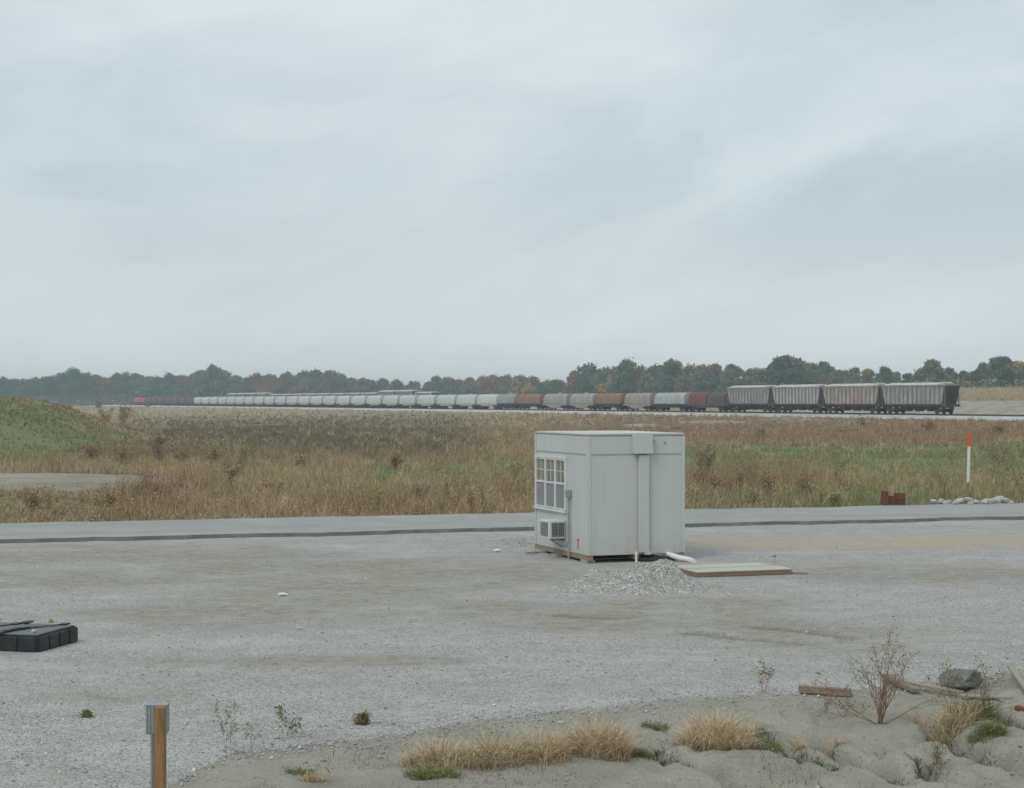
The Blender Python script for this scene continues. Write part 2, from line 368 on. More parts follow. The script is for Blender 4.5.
# road: raised slab with a dark broken edge ----------------------------
m, nt, b = newmat('road_mat')
v = coords(nt, (1, 1, 1)); n1 = noise(nt, coords(nt, (.12, 1.2, 1)), .8, 6, .6); n2 = noise(nt, v, 22, 5, .7); n3 = noise(nt, v, .7, 5, .6)
o = mix(nt, ramp(nt, n1, .35, .65), (.29, .30, .295), (.37, .375, .355))
o = mix(nt, ramp(nt, n2, .4, .7, 0, .55), o, (.19, .195, .195)); o = mix(nt, ramp(nt, n3, .48, .68, 0, .6), o, (.40, .385, .34))
nt.links.new(o, b.inputs['Base Color']); b.inputs['Roughness'].default_value = .93; bump(nt, b, n2, .4, .02)
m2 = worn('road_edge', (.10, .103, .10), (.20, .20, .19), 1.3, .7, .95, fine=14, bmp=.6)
L = 90.0; nL = 1600; us = np.linspace(-L, L, nL)
o_ = empty('road', (0, 44.6, 0), A_RD); tag(o_, kind='structure')
wv = .34*(fbm(us/2.3, us*0, 110)-.5)+.14*(fbm(us*2.5, us*0, 111)-.5)
wv2 = .7*(fbm(us/3, us*0, 112)-.5)+.25*(fbm(us*1.5, us*0, 113)-.5)
rows = [(.0+wv*1.5+.14, .115+0*us)]
for k in range(1, 11): rows.append((.22+5.4*k/10+wv2*(k/10)**4, .12+0*us))
rows.append((6.2+wv2, -.1+0*us))
V = np.stack([np.stack([us, r, z], -1) for r, z in rows]); ny, nx = len(rows), nL
i = (np.arange(ny-1)[:, None]*nx+np.arange(nx-1)[None]).ravel()
mesh_np('road_surface', V, np.stack([i, i+1, i+1+nx, i+nx], -1), m, o_)
rows = [(-.05+wv*2.0, -.04+0*us), (.03+wv*1.8, .04+.05*(fbm(us*3, us*0, 115)-.5)), (.09+wv*1.6, .08+.04*(fbm(us*4, us*0, 116)-.5)), (.137+wv*1.5, .112+0*us)]
V = np.stack([np.stack([us, r, z], -1) for r, z in rows]); ny = len(rows)
i = (np.arange(ny-1)[:, None]*nx+np.arange(nx-1)[None]).ravel()
mesh_np('broken_edge', V, np.stack([i, i+1, i+1+nx, i+nx], -1), m2, o_)

# track bed and rails ---------------------------------------------------
P0 = np.array([69.6, 262.0]); D = np.array([-SC, CC]); NN = np.array([CC, SC])
def tp(s, off=0.0): return P0+D*s+NN*off            # s metres along the track, off metres further away
ss = np.concatenate([np.arange(-160, 900, 2.0)])
prof = [(-9.0, .5), (-8.6, .86), (-4.2, .88), (-2.6, .94), (-1.0, 1.22), (2.9, 1.22), (4.2, 1.05), (5.4, 1.22), (9.6, 1.22), (12.5, .6)]
V = np.array([[[*tp(s, o_p+.25*(random.random()-.5 if j in (0, 3) else 0)), z] for s in ss] for j, (o_p, z) in enumerate(prof)])
ny, nx = V.shape[:2]; i = (np.arange(ny-1)[:, None]*nx+np.arange(nx-1)[None]).ravel()
m, nt, b = newmat('ballast_mat'); v = coords(nt); n1 = noise(nt, v, .4, 6, .6); n2 = noise(nt, v, 8, 4, .7)
o = mix(nt, ramp(nt, n1, .35, .65), (.56, .56, .54), (.47, .46, .43)); o = mix(nt, ramp(nt, n2, .4, .75, 0, .5), o, (.3, .29, .27))
nt.links.new(o, b.inputs['Base Color']); bump(nt, b, n2, .5, .05)
tag(mesh_np('track_bed', V, np.stack([i, i+1, i+1+nx, i+nx], -1), m), kind='structure')
ZR = 1.40
for off in (1.5, 7.5):
    bm = bmesh.new()
    for d in (-.72, .72):
        a = tp(-155, off+d); c = tp(890, off+d)
        ln = 1045.0; mid = (a+c)/2
        box(bm, (0, d, 0), (ln, .075, .15))
    tr = empty('railway_track', (*tp(367.5, off), ZR-.075), math.atan2(D[1], D[0])); tag(tr, kind='structure')
    # local y points to -NN: flip is symmetric
    obj('rails', bm, M['rail'], tr)
    bm = bmesh.new()
    for k in range(330): box(bm, (-522+k*1.2, 0, -.15), (.24, 2.6, .15))
    o = obj('ties', bm, M['dark_steel'], tr)

# ------------------------------------------------------------------ rolling stock
def bogie_mesh():
    bm = bmesh.new()
    for s in (-1, 1):
        prism(bm, [(-1.15, .62), (-.9, .86), (.9, .86), (1.15, .62), (.8, .36), (.35, .28), (-.35, .28), (-.8, .36)], s*1.02-.07, s*1.02+.07)
    box(bm, (0, 0, .66), (.45, 2.0, .3)); cyl(bm, (0, 0, .8), (0, 0, 1.0), .3); return bm
def wheelset_mesh():
    bm = bmesh.new(); cyl(bm, (0, -1, .46), (0, 1, .46), .08)
    for s in (-1, 1): cyl(bm, (0, s*.70-.06, .46), (0, s*.70+.06, .46), .46, n=20)
    return bm
_bog = {}
def bogies(root, dist, wheels):
    for s in (-1, 1):
        if 'b' not in _bog:
            o = obj('bogie', bogie_mesh(), M['dark_steel'], root); _bog['b'] = o.data
        else: o = link('bogie', _bog['b'], root)
        o.location.x = s*dist
        for w in ((-.88, .88) if wheels else ()):
            if 'w' not in _bog:
                k = obj('wheelset', wheelset_mesh(), M['dark_steel'], o); _bog['w'] = k.data
            else: k = link('wheelset', _bog['w'], o)
            k.location.x = w
        if not wheels:
            bm = bmesh.new()
            for w in (-.88, .88): cyl(bm, (w, -.76, .46), (w, .76, .46), .46, n=12)
            if 'ws' not in _bog: _bog['ws'] = obj('wheels', bm, M['dark_steel'], o).data
            else: bm.free(); link('wheels', _bog['ws'], o)
def hoodprof(zb, zs, zt, w=1.42, n=10):
    pts = [(-w, zb), (-w, zs)]
    for k in range(1, n): a = math.pi*(1-k/n); pts.append((w*math.cos(a), zs+(zt-zs)*math.sin(a)**.8))
    return pts+[(w, zs), (w, zb)]
def coil_car(hood, sill, L=15.4, belly=False, wheels=False, two=None, dark_ends=False):
    root = empty('coil_car'); hb = L/2-.55
    bm = bmesh.new()
    box(bm, (0, 0, 1.08), (L-1.2, .7, .5))
    for s in (-1, 1):
        if belly: prism(bm, [(-hb, 1.5), (hb, 1.5), (hb, 1.15), (hb*.62, 1.1), (hb*.3, .48), (-hb*.3, .48), (-hb*.62, 1.1), (-hb, 1.15)], s*1.38-.06, s*1.38+.06)
        else: box(bm, (0, s*1.38, 1.36), (2*hb, .12, .36)); box(bm, (0, s*1.2, .98), (hb*1.1, .12, .4))
    box(bm, (0, 0, 1.42), (2*hb, 2.6, .14))
    obj('side_sill', bm, sill, root)
    for s in (-1, 1):
        bm = bmesh.new()
        box(bm, (s*(hb+.15), 0, 1.3), (.3, 2.9, .5)); cyl(bm, (s*(hb+.2), 0, .95), (s*(L/2), 0, .95), .13)
        for t in (-1.35, 1.35): box(bm, (s*(hb+.22), t, 1.95), (.05, .05, .9))
        box(bm, (s*(hb+.22), 0, 2.38), (.05, 2.7, .05))
        obj('end_platform', bm, M['dark_steel'], root)
    spans = [(-hb+.6, hb-.6)] if two is None else [(-hb+.3, -.15), (.15, hb-.3)]
    mats = [hood] if two is None else [hood, two]
    for (x0, x1), hm in zip(spans, mats):
        bm = bmesh.new(); prism_x(bm, hoodprof(1.58, 2.45, 3.92), x0, x1)
        rp = hoodprof(1.56, 2.45, 3.97, 1.46)
        nr = max(3, int((x1-x0)/2.3)+1)
        for k in range(nr):
            xx = x0+.06+(x1-x0-.12)*k/(nr-1); w_ = .05 if k in (0, nr-1) else .03
            prism_x(bm, rp, xx-w_, xx+w_)
        h = obj('coil_hood', bm, hm, root)
        bm = bmesh.new()
        xm = (x0+x1)/2; box(bm, (xm, 0, 4.02), (.5, .35, .16)); box(bm, (xm, 0, 4.14), (.25, .12, .1))
        obj('lifting_bracket', bm, M['roof_white'] if hm in (M['coil_white'], M['coil_grey']) else M['coil_rust'], h)
        if dark_ends:
            pass
    bogies(root, L/2-2.6, wheels)
    return root
def hopper_car(side, L=17.0, wheels=False):
    root = empty('hopper_car'); h = L/2-.5
    bm = bmesh.new()
    pr = [(-h, 4.25), (h, 4.25), (h, 3.95), (h-.8, 1.5), (-h+.8, 1.5), (-h, 3.95)]
    prism(bm, pr, -1.5, 1.5)
    n = 15
    for s in (-1, 1):
        for k in range(n):
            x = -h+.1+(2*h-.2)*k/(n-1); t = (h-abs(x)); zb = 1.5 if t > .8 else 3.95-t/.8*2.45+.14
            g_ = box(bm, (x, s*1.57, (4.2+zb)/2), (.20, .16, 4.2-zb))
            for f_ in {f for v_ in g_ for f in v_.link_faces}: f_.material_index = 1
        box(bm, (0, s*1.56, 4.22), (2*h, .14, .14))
    sd_ = obj('side_body', bm, [side, M['rib_dark']], root)
    for s in (-1, 1):
        bm = bmesh.new()
        v_ = [bm.verts.new((s*(h+.012), y, z)) for y, z in ((-1.49, 4.2), (1.49, 4.2))]+[bm.verts.new((s*(h+.012), y, 3.94)) for y in (1.49, -1.49)]
        bm.faces.new(v_)
        v2 = [bm.verts.new((s*(h+.012), -1.49, 3.94)), bm.verts.new((s*(h+.012), 1.49, 3.94)), bm.verts.new((s*(h-.785), 1.49, 1.5)), bm.verts.new((s*(h-.785), -1.49, 1.5))]
        bm.faces.new(v2)
        box(bm, (s*(h-.1), 0, 1.3), (.5, 2.9, .36)); box(bm, (s*(h-1.0), 0, 1.25), (2.0, .6, .5))
        for t in (-1.3, -.5, .5, 1.3): box(bm, (s*(h-.02), t, 2.4), (.09, .09, 2.0))
        box(bm, (s*(h-.9), 0, 1.9), (.06, 2.7, .8)); cyl(bm, (s*(h-.5), 0, .95), (s*(L/2), 0, .95), .13)
        obj('end_sheet', bm, M['end_brown'], root)
    for mc, ms_ in (((-h*.62, 1.635, 3.35), (1.9, .02, .55)), ((h*.45, 1.635, 2.3), (1.1, .02, .3))): bm = bmesh.new(); box(bm, mc, ms_); obj('painted_mark', bm, M['cream'], root)
    bm = bmesh.new()
    for s in (-1, 1): box(bm, (0, s*1.5, 1.36), (2*h, .1, .26))
    box(bm, (0, 0, 1.15), (2*h, .5, .4))
    obj('side_sill', bm, M['dark_steel'], root)
    for cx in (-3.1, 0, 3.1):
        bm = bmesh.new()
        t0 = [bm.verts.new((cx+dx, dy, 1.5)) for dx, dy in ((-1.5, -1.35), (1.5, -1.35), (1.5, 1.35), (-1.5, 1.35))]
        t1 = [bm.verts.new((cx+dx, dy, .42)) for dx, dy in ((-.45, -.45), (.45, -.45), (.45, .45), (-.45, .45))]
        bm.faces.new(t1)
        for k in range(4): bm.faces.new((t0[k], t0[(k+1) % 4], t1[(k+1) % 4], t1[k]))
        obj('outlet_chute', bm, M['end_brown'], root)
    bm = bmesh.new(); prism_x(bm, [(-1.56, 4.28), (-1.1, 4.42), (0, 4.5), (1.1, 4.42), (1.56, 4.28)], -h-.02, h+.02)
    rf = obj('roof', bm, side, root)
    bm = bmesh.new(); box(bm, (0, -.02, 4.64), (2*h-1.2, .65, .12)); box(bm, (0, 0, 4.54), (2*h-1.6, .3, .1))
    box(bm, (0, -1.0, 4.52), (2*h-2.4, .5, .10)); box(bm, (0, 1.0, 4.52), (2*h-2.4, .5, .10))
    for sy in (-1, 1): box(bm, (-.2, sy*1.50, 4.41), (2*h-2.6, .16, .14))
    obj('roof_walkway', bm, M['roof_white'], rf)
    if wheels:
        for s in (-1, 1):
            for e in (-1, 1):
                bm = bmesh.new()
                for k in range(9): box(bm, (0, 0, 1.1+k*.36), (.42, .03, .03))
                for k in (-1, 1): box(bm, (k*.21, 0, 2.6), (.03, .03, 3.1))
                for k in range(9): box(bm, (e*.24, -s*.25, 1.1+k*.36), (.03, .42, .03))
                l_ = obj('ladder', bm, M['galv'], root); l_.location = (e*(h-.05), s*1.6, 0)
    bogies(root, L/2-2.5, wheels)
    return root
HEAD = math.atan2(-D[1], -D[0])      # local +x towards the near end
def tpx(px): # distance s on the near side line for a picture column
    Yv = 301300/(px+200); return (Yv-262.0)/CC
def put(o, s, off=1.5, zz=ZR): o.location = (*tp(s, off), zz); o.rotation_euler = (0, 0, HEAD)
gH = 'grey covered hoppers at the near end of the train'
hop = [(946, 880, 'hop_grey', 'grey covered hopper with dark exposed end, nearest car of the train'),
       (880, 821, 'hop_rusty', 'rust-streaked tan and grey covered hopper, second car from the near end of the train'),
       (821, 770.7, 'hop_pale', 'pale grey covered hopper coupled behind the rust-streaked hopper'),
       (770.7, 725.8, 'hop_grey', 'grey covered hopper coupled to the car with dark red hoods')]
for a, c, mt, lb in hop:
    s0, s1 = tpx(a), tpx(c); o = hopper_car(M[mt], s1-s0, True); put(o, (s0+s1)/2); o.scale.z = 1.10; tag(o, lb, 'freight car', gH)
gC = 'covered coil cars in the long freight train'
coils = [(725.8, 686, 'coil_dark', 'coil_dark', False, 'coil_red', 'coil car with one dark red and one dark grey hood, left of the grey hoppers'),
         (686, 651.2, 'coil_pale', 'dark_steel', False, None, 'coil car with one smooth pale greenish hood, next to the dark red one'),
         (651.2, 621.5, 'coil_beige', 'coil_beige', True, None, 'grey-beige coil car with deep pale side sill between the rusty and pale green ones'),
         (621.5, 594, 'coil_rust', 'dark_steel', False, None, 'rusty red coil car, nearer of the two rust-coloured hoods'),
         (594, 567.5, 'coil_grey', 'coil_beige', True, None, 'grey-tan coil car directly left of the nearer rusty red hood'),
         (567.5, 541, 'coil_grey', 'coil_beige', True, None, 'grey-tan coil car directly right of the orange rusty hood'),
         (541, 515, 'coil_rust', 'dark_steel', False, None, 'orange rusty coil car where the white run of hoods ends'),
         (515, 497, 'coil_grey', 'dark_steel', False, None, 'dull grey coil car between the white run and the orange rusty hood')]
for a, c, mt, sl, be, two, lb in coils:
    s0, s1 = tpx(a), tpx(c)
    o = coil_car(M[two] if two else M[mt], M[sl], min(s1-s0, 16.2), be, True, M[mt] if two else None)
    # local +x is nearer the right; first span (-x) is the left hood
    put(o, (s0+s1)/2); tag(o, lb, 'freight car', gC)
wb = [497, 475.3, 455, 435.3, 415.3, 397.8, 381.4, 365, 349.8, 335, 321.7, 309, 297, 285.4, 274, 263, 253, 243.2, 234.3, 225.7, 217, 208.6, 200.6, 192.9]
proto = None
ORD = 'first second third fourth fifth sixth seventh eighth ninth tenth eleventh twelfth thirteenth fourteenth fifteenth sixteenth seventeenth eighteenth nineteenth twentieth twenty-first twenty-second twenty-third twenty-fourth'.split()
for k_, (a, c) in enumerate(zip(wb[:-1], wb[1:])):
    s0, s1 = tpx(a), tpx(c)
    if proto is None:
        o = proto = coil_car(M['coil_white'], M['cream'], 15.4)
        tag(o, 'white covered coil car in the unbroken white run of the train', 'freight car', gC)
    else: o = copy_tree(proto)
    put(o, (s0+s1)/2); o['label'] = '%s white covered coil car counted from the dull grey hood' % ORD[k_]
fb = [192.9, 185.3, 177.5, 170, 162.8, 156, 149.8, 144.2, 138.6, 133.3]
fc = ['coil_red', 'coil_dark', 'coil_red', 'coil_red', 'coil_red', 'coil_red', 'coil_dark', 'coil_bright', 'coil_bright']
fl = {'coil_red': 'distant red-brown coil car beyond the white run of hoods', 'coil_dark': 'distant dark grey coil car among the red-brown ones',
      'coil_bright': 'distant bright red coil car at the far left end of the train'}
fp = {}
for k_, ((a, c), k) in enumerate(zip(zip(fb[:-1], fb[1:]), fc)):
    s0, s1 = tpx(a), tpx(c)
    if k not in fp: o = fp[k] = coil_car(M[k], M['dark_steel'], 15.2); tag(o, fl[k], 'freight car', gC)
    else: o = copy_tree(fp[k])
    put(o, (s0+s1)/2); o['label'] = 'distant %s coil car, %s car beyond the white run' % ({'coil_red': 'red-brown', 'coil_dark': 'dark grey', 'coil_bright': 'bright red'}[k], ORD[k_])
# rear string: only the roofs show above the coil cars
rp_ = {}
for k in range(15):
    s = tpx(404)+17.3*k
    kind = 'hop_pale' if k in (1, 2, 11, 12, 13, 14) else 'hop_rusty'
    if kind not in rp_:
        o = rp_[kind] = hopper_car(M[kind], 17.0)
        tag(o, 'pale covered hopper on the rear track with its bright roof above the white hoods' if kind == 'hop_pale' else 'dull grey covered hopper on the rear track, roofline just above the white hoods', 'freight car', 'covered hoppers standing on the rear track')
    else: o = copy_tree(rp_[kind])
    put(o, s, 7.5); o.scale.z = 1.2 if kind == 'hop_pale' else 1.06
    o['label'] = '%s covered hopper on rear track behind white hoods, %s from its near end' % ('pale' if kind == 'hop_pale' else 'dull grey', ORD[k])

# ------------------------------------------------------------------ booth
nt = M['white_panel'].node_tree; b = nt.nodes['Principled BSDF']; src = b.inputs['Base Color'].links[0].from_socket
tcn = N(nt, 'ShaderNodeTexCoord'); sz_ = N(nt, 'ShaderNodeSeparateXYZ'); nt.links.new(tcn.outputs['Object'], sz_.inputs[0])
mu = N(nt, 'ShaderNodeMath', operation='MULTIPLY'); nt.links.new(ramp(nt, sz_.outputs[2], .2, .75, 1, 0), mu.inputs[0]); nt.links.new(ramp(nt, noise(nt, coords(nt), 5, 6, .7), .35, .7, .15, 1), mu.inputs[1])
o = mix(nt, mu.outputs[0], src, mix(nt, .45, src, (.33, .29, .23)))
st_ = noise(nt, coords(nt, (9, 9, .35)), 1.0, 5, .6); o = mix(nt, ramp(nt, st_, .56, .75, 0, .35), o, (.36, .33, .28))
nt.links.new(o, b.inputs['Base Color'])
BX, BY = 1.647, 35.75
booth = empty('office_booth', (BX, BY, 0), R(20))
tag(booth, 'small white portable office booth with triple window standing on wooden skids', 'booth')
BW, BL, B0, B1 = 2.30, 3.2, .19, 2.79
bm = bmesh.new(); box(bm, (BW/2, BL/2, (B0+B1)/2), (BW, BL, B1-B0)); bevel(bm, .008); obj('wall', bm, M['white_panel'], booth)
bm = bmesh.new(); box(bm, (BW/2, BL/2, B1+.018), (BW+.03, BL+.03, .03)); bevel(bm, .008); rf = obj('roof', bm, M['grey_seam'], booth)
bm = bmesh.new(); box(bm, (BW/2, BL/2, B1+.044), (BW, BL, .022)); obj('roof_membrane', bm, M['roof_light'], rf)
bm = bmesh.new()      # upper trim band and corner trims, all proud of the wall
for c, s in (((BW/2, -.006, 2.39), (BW-.14, .012, .022)), ((-.006, BL/2, 2.39), (.012, BL-.14, .022))): box(bm, c, s)
obj('seam_strip', bm, M['grey_seam'], booth)
for cx, cy in ((0, 0), (BW, 0), (0, BL), (BW, BL)):
    bm = bmesh.new(); sx = 1 if cx == 0 else -1; sy = 1 if cy == 0 else -1
    box(bm, (cx+sx*.035-sx*.01, cy-sy*.008, (B0+B1)/2), (.085, .012, B1-B0-.02)); box(bm, (cx-sx*.008, cy+sy*.038, (B0+B1)/2), (.012, .07, B1-B0-.02))
    obj('corner_trim', bm, M['white_panel'], booth)
bm = bmesh.new()
for u in ():       # shallow panel grooves as thin battens
    if 1.0 < u < 1.55: continue
    box(bm, (u, -.002, (B0+2.37)/2), (.006, .006, 2.37-B0-.04))
for v_ in (.92,): box(bm, (-.002, v_, (B0+2.37)/2), (.006, .006, 2.37-B0-.04))
obj('batten', bm, M['white_panel'], booth)
# window: three double-hung units in the side wall (normal -x)
win_v0, win_v1, wz0, wz1 = 1.25, 3.10, 1.10, 2.24
wn = empty('window'); wn.parent = booth
bm = bmesh.new()
box(bm, (-.025, (win_v0+win_v1)/2, wz0-.03), (.09, win_v1-win_v0+.10, .05)); box(bm, (-.02, (win_v0+win_v1)/2, wz1+.03), (.05, win_v1-win_v0+.10, .055))
for k in range(4):
    vv = win_v0+(win_v1-win_v0)*k/3; box(bm, (-.02, vv, (wz0+wz1)/2), (.045, .075, wz1-wz0))
obj('window_frame', bm, M['white_trim'], wn)
glass, nt, b = newmat('window_glass'); b.inputs['Base Color'].default_value = (.30, .31, .31, 1); b.inputs['Roughness'].default_value = .08
b.inputs['Transmission Weight'].default_value = 1.0; b.inputs['IOR'].default_value = 1.45; b.inputs['Specular IOR Level'].default_value = .5
b.inputs['Base Color'].default_value = (.9, .92, .92, 1)
for k in range(3):
    a = win_v0+(win_v1-win_v0)*k/3+.037; c = win_v0+(win_v1-win_v0)*(k+1)/3-.037; mid = (a+c)/2; w = c-a
    bm = bmesh.new()
    for z in (wz0+.02, 1.69, wz1-.02): box(bm, (-.018, mid, z), (.034, w, .045 if z == 1.69 else .03))
    box(bm, (-.016, mid, 1.965), (.016, w, .016)); box(bm, (-.016, mid, 1.965), (.014, .014, .5))
    obj('sash', bm, M['white_trim'], wn)
    bm = bmesh.new(); box(bm, (-.013, mid, (wz0+1.69)/2), (.004, w-.005, 1.69-wz0-.06)); obj('insect_screen', bm, M['screen'], wn)
    bm = bmesh.new()
    for j in range(6): box(bm, (-.004, a+w*(j+.5)/6, 1.965), (.003, w/6*.84, .5))
    obj('blind', bm, M['blind'], wn)
    bm = bmesh.new(); box(bm, (-.009, mid, 1.965), (.003, w-.003, .5)); obj('pane', bm, glass, wn)
# air conditioner
ac = empty('air_conditioner'); ac.parent = booth
bm = bmesh.new(); box(bm, (-.21, 1.56, .675), (.40, .58, .41)); bevel(bm, .012); obj('casing', bm, M['white_trim'], ac)
bm = bmesh.new(); box(bm, (-.2, 1.266, .675), (.30, .012, .31)); box(bm, (-.413, 1.56, .675), (.012, .44, .31)); obj('vent_recess', bm, M['grille'], ac)
bm = bmesh.new()
for k in range(6):
    z = .55+k*.05; box(bm, (-.2, 1.254, z), (.30, .016, .008)); box(bm, (-.424, 1.56, z), (.014, .44, .02))
box(bm, (-.2, 1.256, .675), (.022, .02, .31))
obj('louver', bm, M['galv'], ac)
bm = bmesh.new(); box(bm, (-.16, 1.45, .44), (.28, .05, .04)); box(bm, (-.03, 1.25, .37), (.05, .26, .09)); cyl(bm, (-.30, 1.45, .44), (-.02, 1.45, .27), .014); obj('bracket', bm, M['galv'], ac)
# conduit, red marking, vents
bm = bmesh.new(); cyl(bm, (-.06, .98, -.02), (-.06, .98, 1.42), .021); obj('conduit', bm, M['galv'], booth)
bm = bmesh.new(); box(bm, (-.07, .98, 1.49), (.12, .13, .17)); bevel(bm, .008); obj('junction_box', bm, M['galv'], booth)
bm = bmesh.new(); box(bm, (-.004, .56, .40), (.006, .045, .20)); box(bm, (-.005, .56, .49), (.006, .09, .05)); obj('painted_mark', bm, M['red'], booth)
bm = bmesh.new(); box(bm, (1.265, -.075, 2.625), (.45, .15, .46)); bevel(bm, .01); hd = obj('rain_head', bm, M['white_panel'], booth)
bm = bmesh.new(); box(bm, (1.295, -.055, 1.30), (.235, .09, 2.13)); bevel(bm, .008); box(bm, (1.36, -.09, .22), (.13, .14, .06)); obj('downspout', bm, M['white_panel'], booth)
bm = bmesh.new()
for u, z in ((1.83, 2.63), (1.57, 2.66)): cyl(bm, (u, -.03, z), (u, .0, z), .022)
obj('wall_fitting', bm, M['galv'], booth)
# skids
bm = bmesh.new()
for u in (.06, BW/2, BW-.06): box(bm, (u, BL/2+.03, .135), (.10, BL+.1, .10))
for v_ in (.5, BL-.04): box(bm, (BW/2, v_, .07), (BW-.3, .09, .028))
obj('skid', bm, M['wood'], booth)
bm = bmesh.new(); box(bm, (BW-.28, -.020, .155), (.5, .05, .06)); obj('base_board', bm, M['wood'], booth)
def thing_mesh(name, bm, mat, loc, rz, label, cat, group=None, smooth=False):
    o = obj(name, bm, mat, None, smooth); o.location = loc; o.rotation_euler = (0, 0, rz); tag(o, label, cat, group); return o
def bl(u, v_, z=0.0):
    c, s = math.cos(R(20)), math.sin(R(20)); return (BX+c*u-s*v_, BY+s*u+c*v_, z)
for (u, v_, lb) in ((-.02, 2.8, 'grey concrete block under the booth below its back window'), (-.02, 1.75, 'grey concrete block under the booth below the air conditioner'), (.1, .25, 'grey concrete block under the front left corner of the booth')):
    bm = bmesh.new(); box(bm, (0, 0, .045), (.2, .36, .10)); bevel(bm, .008)
    for t in (-.08, .08): box(bm, (-.101, t, .045), (.004, .1, .06))
    thing_mesh('concrete_block', bm, M['block'], bl(u, v_, -.01), R(20), lb, 'block')
def tube(name, pts, r, mat, n=12):
    cu = bpy.data.curves.new(name, 'CURVE'); cu.dimensions = '3D'; cu.bevel_depth = r; cu.bevel_resolution = 3; cu.use_fill_caps = True
    sp_ = cu.splines.new('POLY'); sp_.points.add(len(pts)-1)
    for p_, q_ in zip(sp_.points, pts): p_.co = (*q_, 1)
    t = bpy.data.objects.new('t', cu); col.objects.link(t); bpy.context.view_layer.update()
    me = bpy.data.meshes.new_from_object(t.evaluated_get(bpy.context.evaluated_depsgraph_get())); bpy.data.objects.remove(t)
    me.materials.clear(); me.materials.append(mat); me.name = name; return link(name, me)
o = tube('drain_pipe', [bl(1.9, .1, .17), bl(1.92, -.12, .16), bl(2.05, -.30, .11), bl(2.2, -.42, .08), bl(2.24, -.52, .06), bl(2.22, -.66, .05)], .062, M['pvc'])
tag(o, 'white plastic drain pipe bending out from under the right end of the booth', 'pipe')
bm = bmesh.new(); cyl(bm, (0, 0, -.05), (0, 0, .25), .024); cyl(bm, (0, 0, .19), (0, 0, .26), .032)
thing_mesh('standpipe', bm, M['pvc'], bl(1.08, -.14), 0, 'short white upright pipe in front of the booth below its downspout', 'pipe')
o = tube('drain_hose', [bl(1.2, .12, .07), bl(1.5, -.06, .07), bl(1.85, -.12, .09), bl(2.15, .1, .09), bl(2.3, .5, .06)], .06, M['black_plastic'])
tag(o, 'thick black hose lying in the gap under the booth', 'hose')
bm = bmesh.new(); box(bm, (0, 0, .02), (.5, .12, .04), Matrix.Rotation(.3, 4, 'Z')); box(bm, (.1, .1, .05), (.4, .09, .03), Matrix.Rotation(-.4, 4, 'Z'))
thing_mesh('scrap_board', bm, M['pale_wood'], bl(-.35, 2.5), R(60), 'short pale scrap boards lying beside the booth under the air conditioner', 'board')

# ------------------------------------------------------------------ rocks, gravel
def rock_np(c, s, rz, seed, sub=2, rough=.35):
    bm = bmesh.new(); bmesh.ops.create_icosphere(bm, subdivisions=sub, radius=1)
    r_ = random.Random(seed)
    pl = [Vector((r_.gauss(0, 1), r_.gauss(0, 1), r_.gauss(0, 1))).normalized() for _ in range(14)]
    cs_ = [r_.uniform(.42, .82) for _ in pl]
    for v_ in bm.verts:
        d = v_.co.normalized(); k = 1.0
        for p in pl:
            t = d.dot(p)
            if t > .3: k = min(k, cs_[pl.index(p)]/t)
        v_.co = d*k*1.3*(1+r_.uniform(-.05, .05))
        v_.co.x *= s[0]; v_.co.y *= s[1]; v_.co.z *= s[2]
    bmesh.ops.rotate(bm, cent=(0, 0, 0), matrix=Matrix.Rotation(rz, 3, 'Z'), verts=bm.verts)
    return bm
# little stones: vectorised irregular octahedra
def stones(name, P, S, mat, label, cat):
    n = len(P)
    base = np.array([[1, 0, 0], [0, 1, 0], [-1, 0, 0], [0, -1, 0], [0, 0, 1], [0, 0, -.6]], float)
    V = base[None]*S[:, None, None]*rs.uniform(.6, 1.25, (n, 6, 1))*np.array([1, .8, .6])
    V = V+rs.uniform(-.25, .25, (n, 6, 3))*S[:, None, None]
    a = rs.uniform(0, 6.28, n); c, s = np.cos(a)[:, None], np.sin(a)[:, None]
    V = np.stack([V[..., 0]*c-V[..., 1]*s, V[..., 0]*s+V[..., 1]*c, V[..., 2]], -1)+P[:, None]
    f = np.array([[0, 1, 4], [1, 2, 4], [2, 3, 4], [3, 0, 4], [1, 0, 5], [2, 1, 5], [3, 2, 5], [0, 3, 5]])
    Fc = (f[None]+6*np.arange(n)[:, None, None]).reshape(-1, 3)
    o = mesh_np(name, V, Fc, mat); tag(o, label, cat, kind='stuff'); return o
m, nt, b = newmat('stone_mat'); g = N(nt, 'ShaderNodeNewGeometry')
o = mix(nt, g.outputs['Random Per Island'], (.20, .205, .20), (.62, .63, .61))
mw = N(nt, 'ShaderNodeMath', operation='FRACT'); mm = N(nt, 'ShaderNodeMath', operation='MULTIPLY'); mm.inputs[1].default_value = 17.3
nt.links.new(g.outputs['Random Per Island'], mm.inputs[0]); nt.links.new(mm.outputs[0], mw.inputs[0])
o = mix(nt, ramp(nt, mw.outputs[0], .8, 1, 0, .7), o, (.42, .35, .27))
nt.links.new(o, b.inputs['Base Color']); M['stone'] = m
n = 60000
yy = 1/rs.uniform(1/40., 1/13.5, n); xx = rs.uniform(-.36, .36, n)*yy
keep = (soilness(xx, yy) < rs.exponential(4, n)) | (rs.rand(n) < .03)
dens = fbm(xx/1.1, yy/1.1, 130); keep &= dens > rs.uniform(.15, .6, n)
keep &= ~((np.abs((xx-1.7)) < 2.6) & (yy > 34.5))
xx, yy = xx[keep], yy[keep]; sz = rs.uniform(.006, .014, len(xx))*(1+1.2*(rs.rand(len(xx)) < .04))
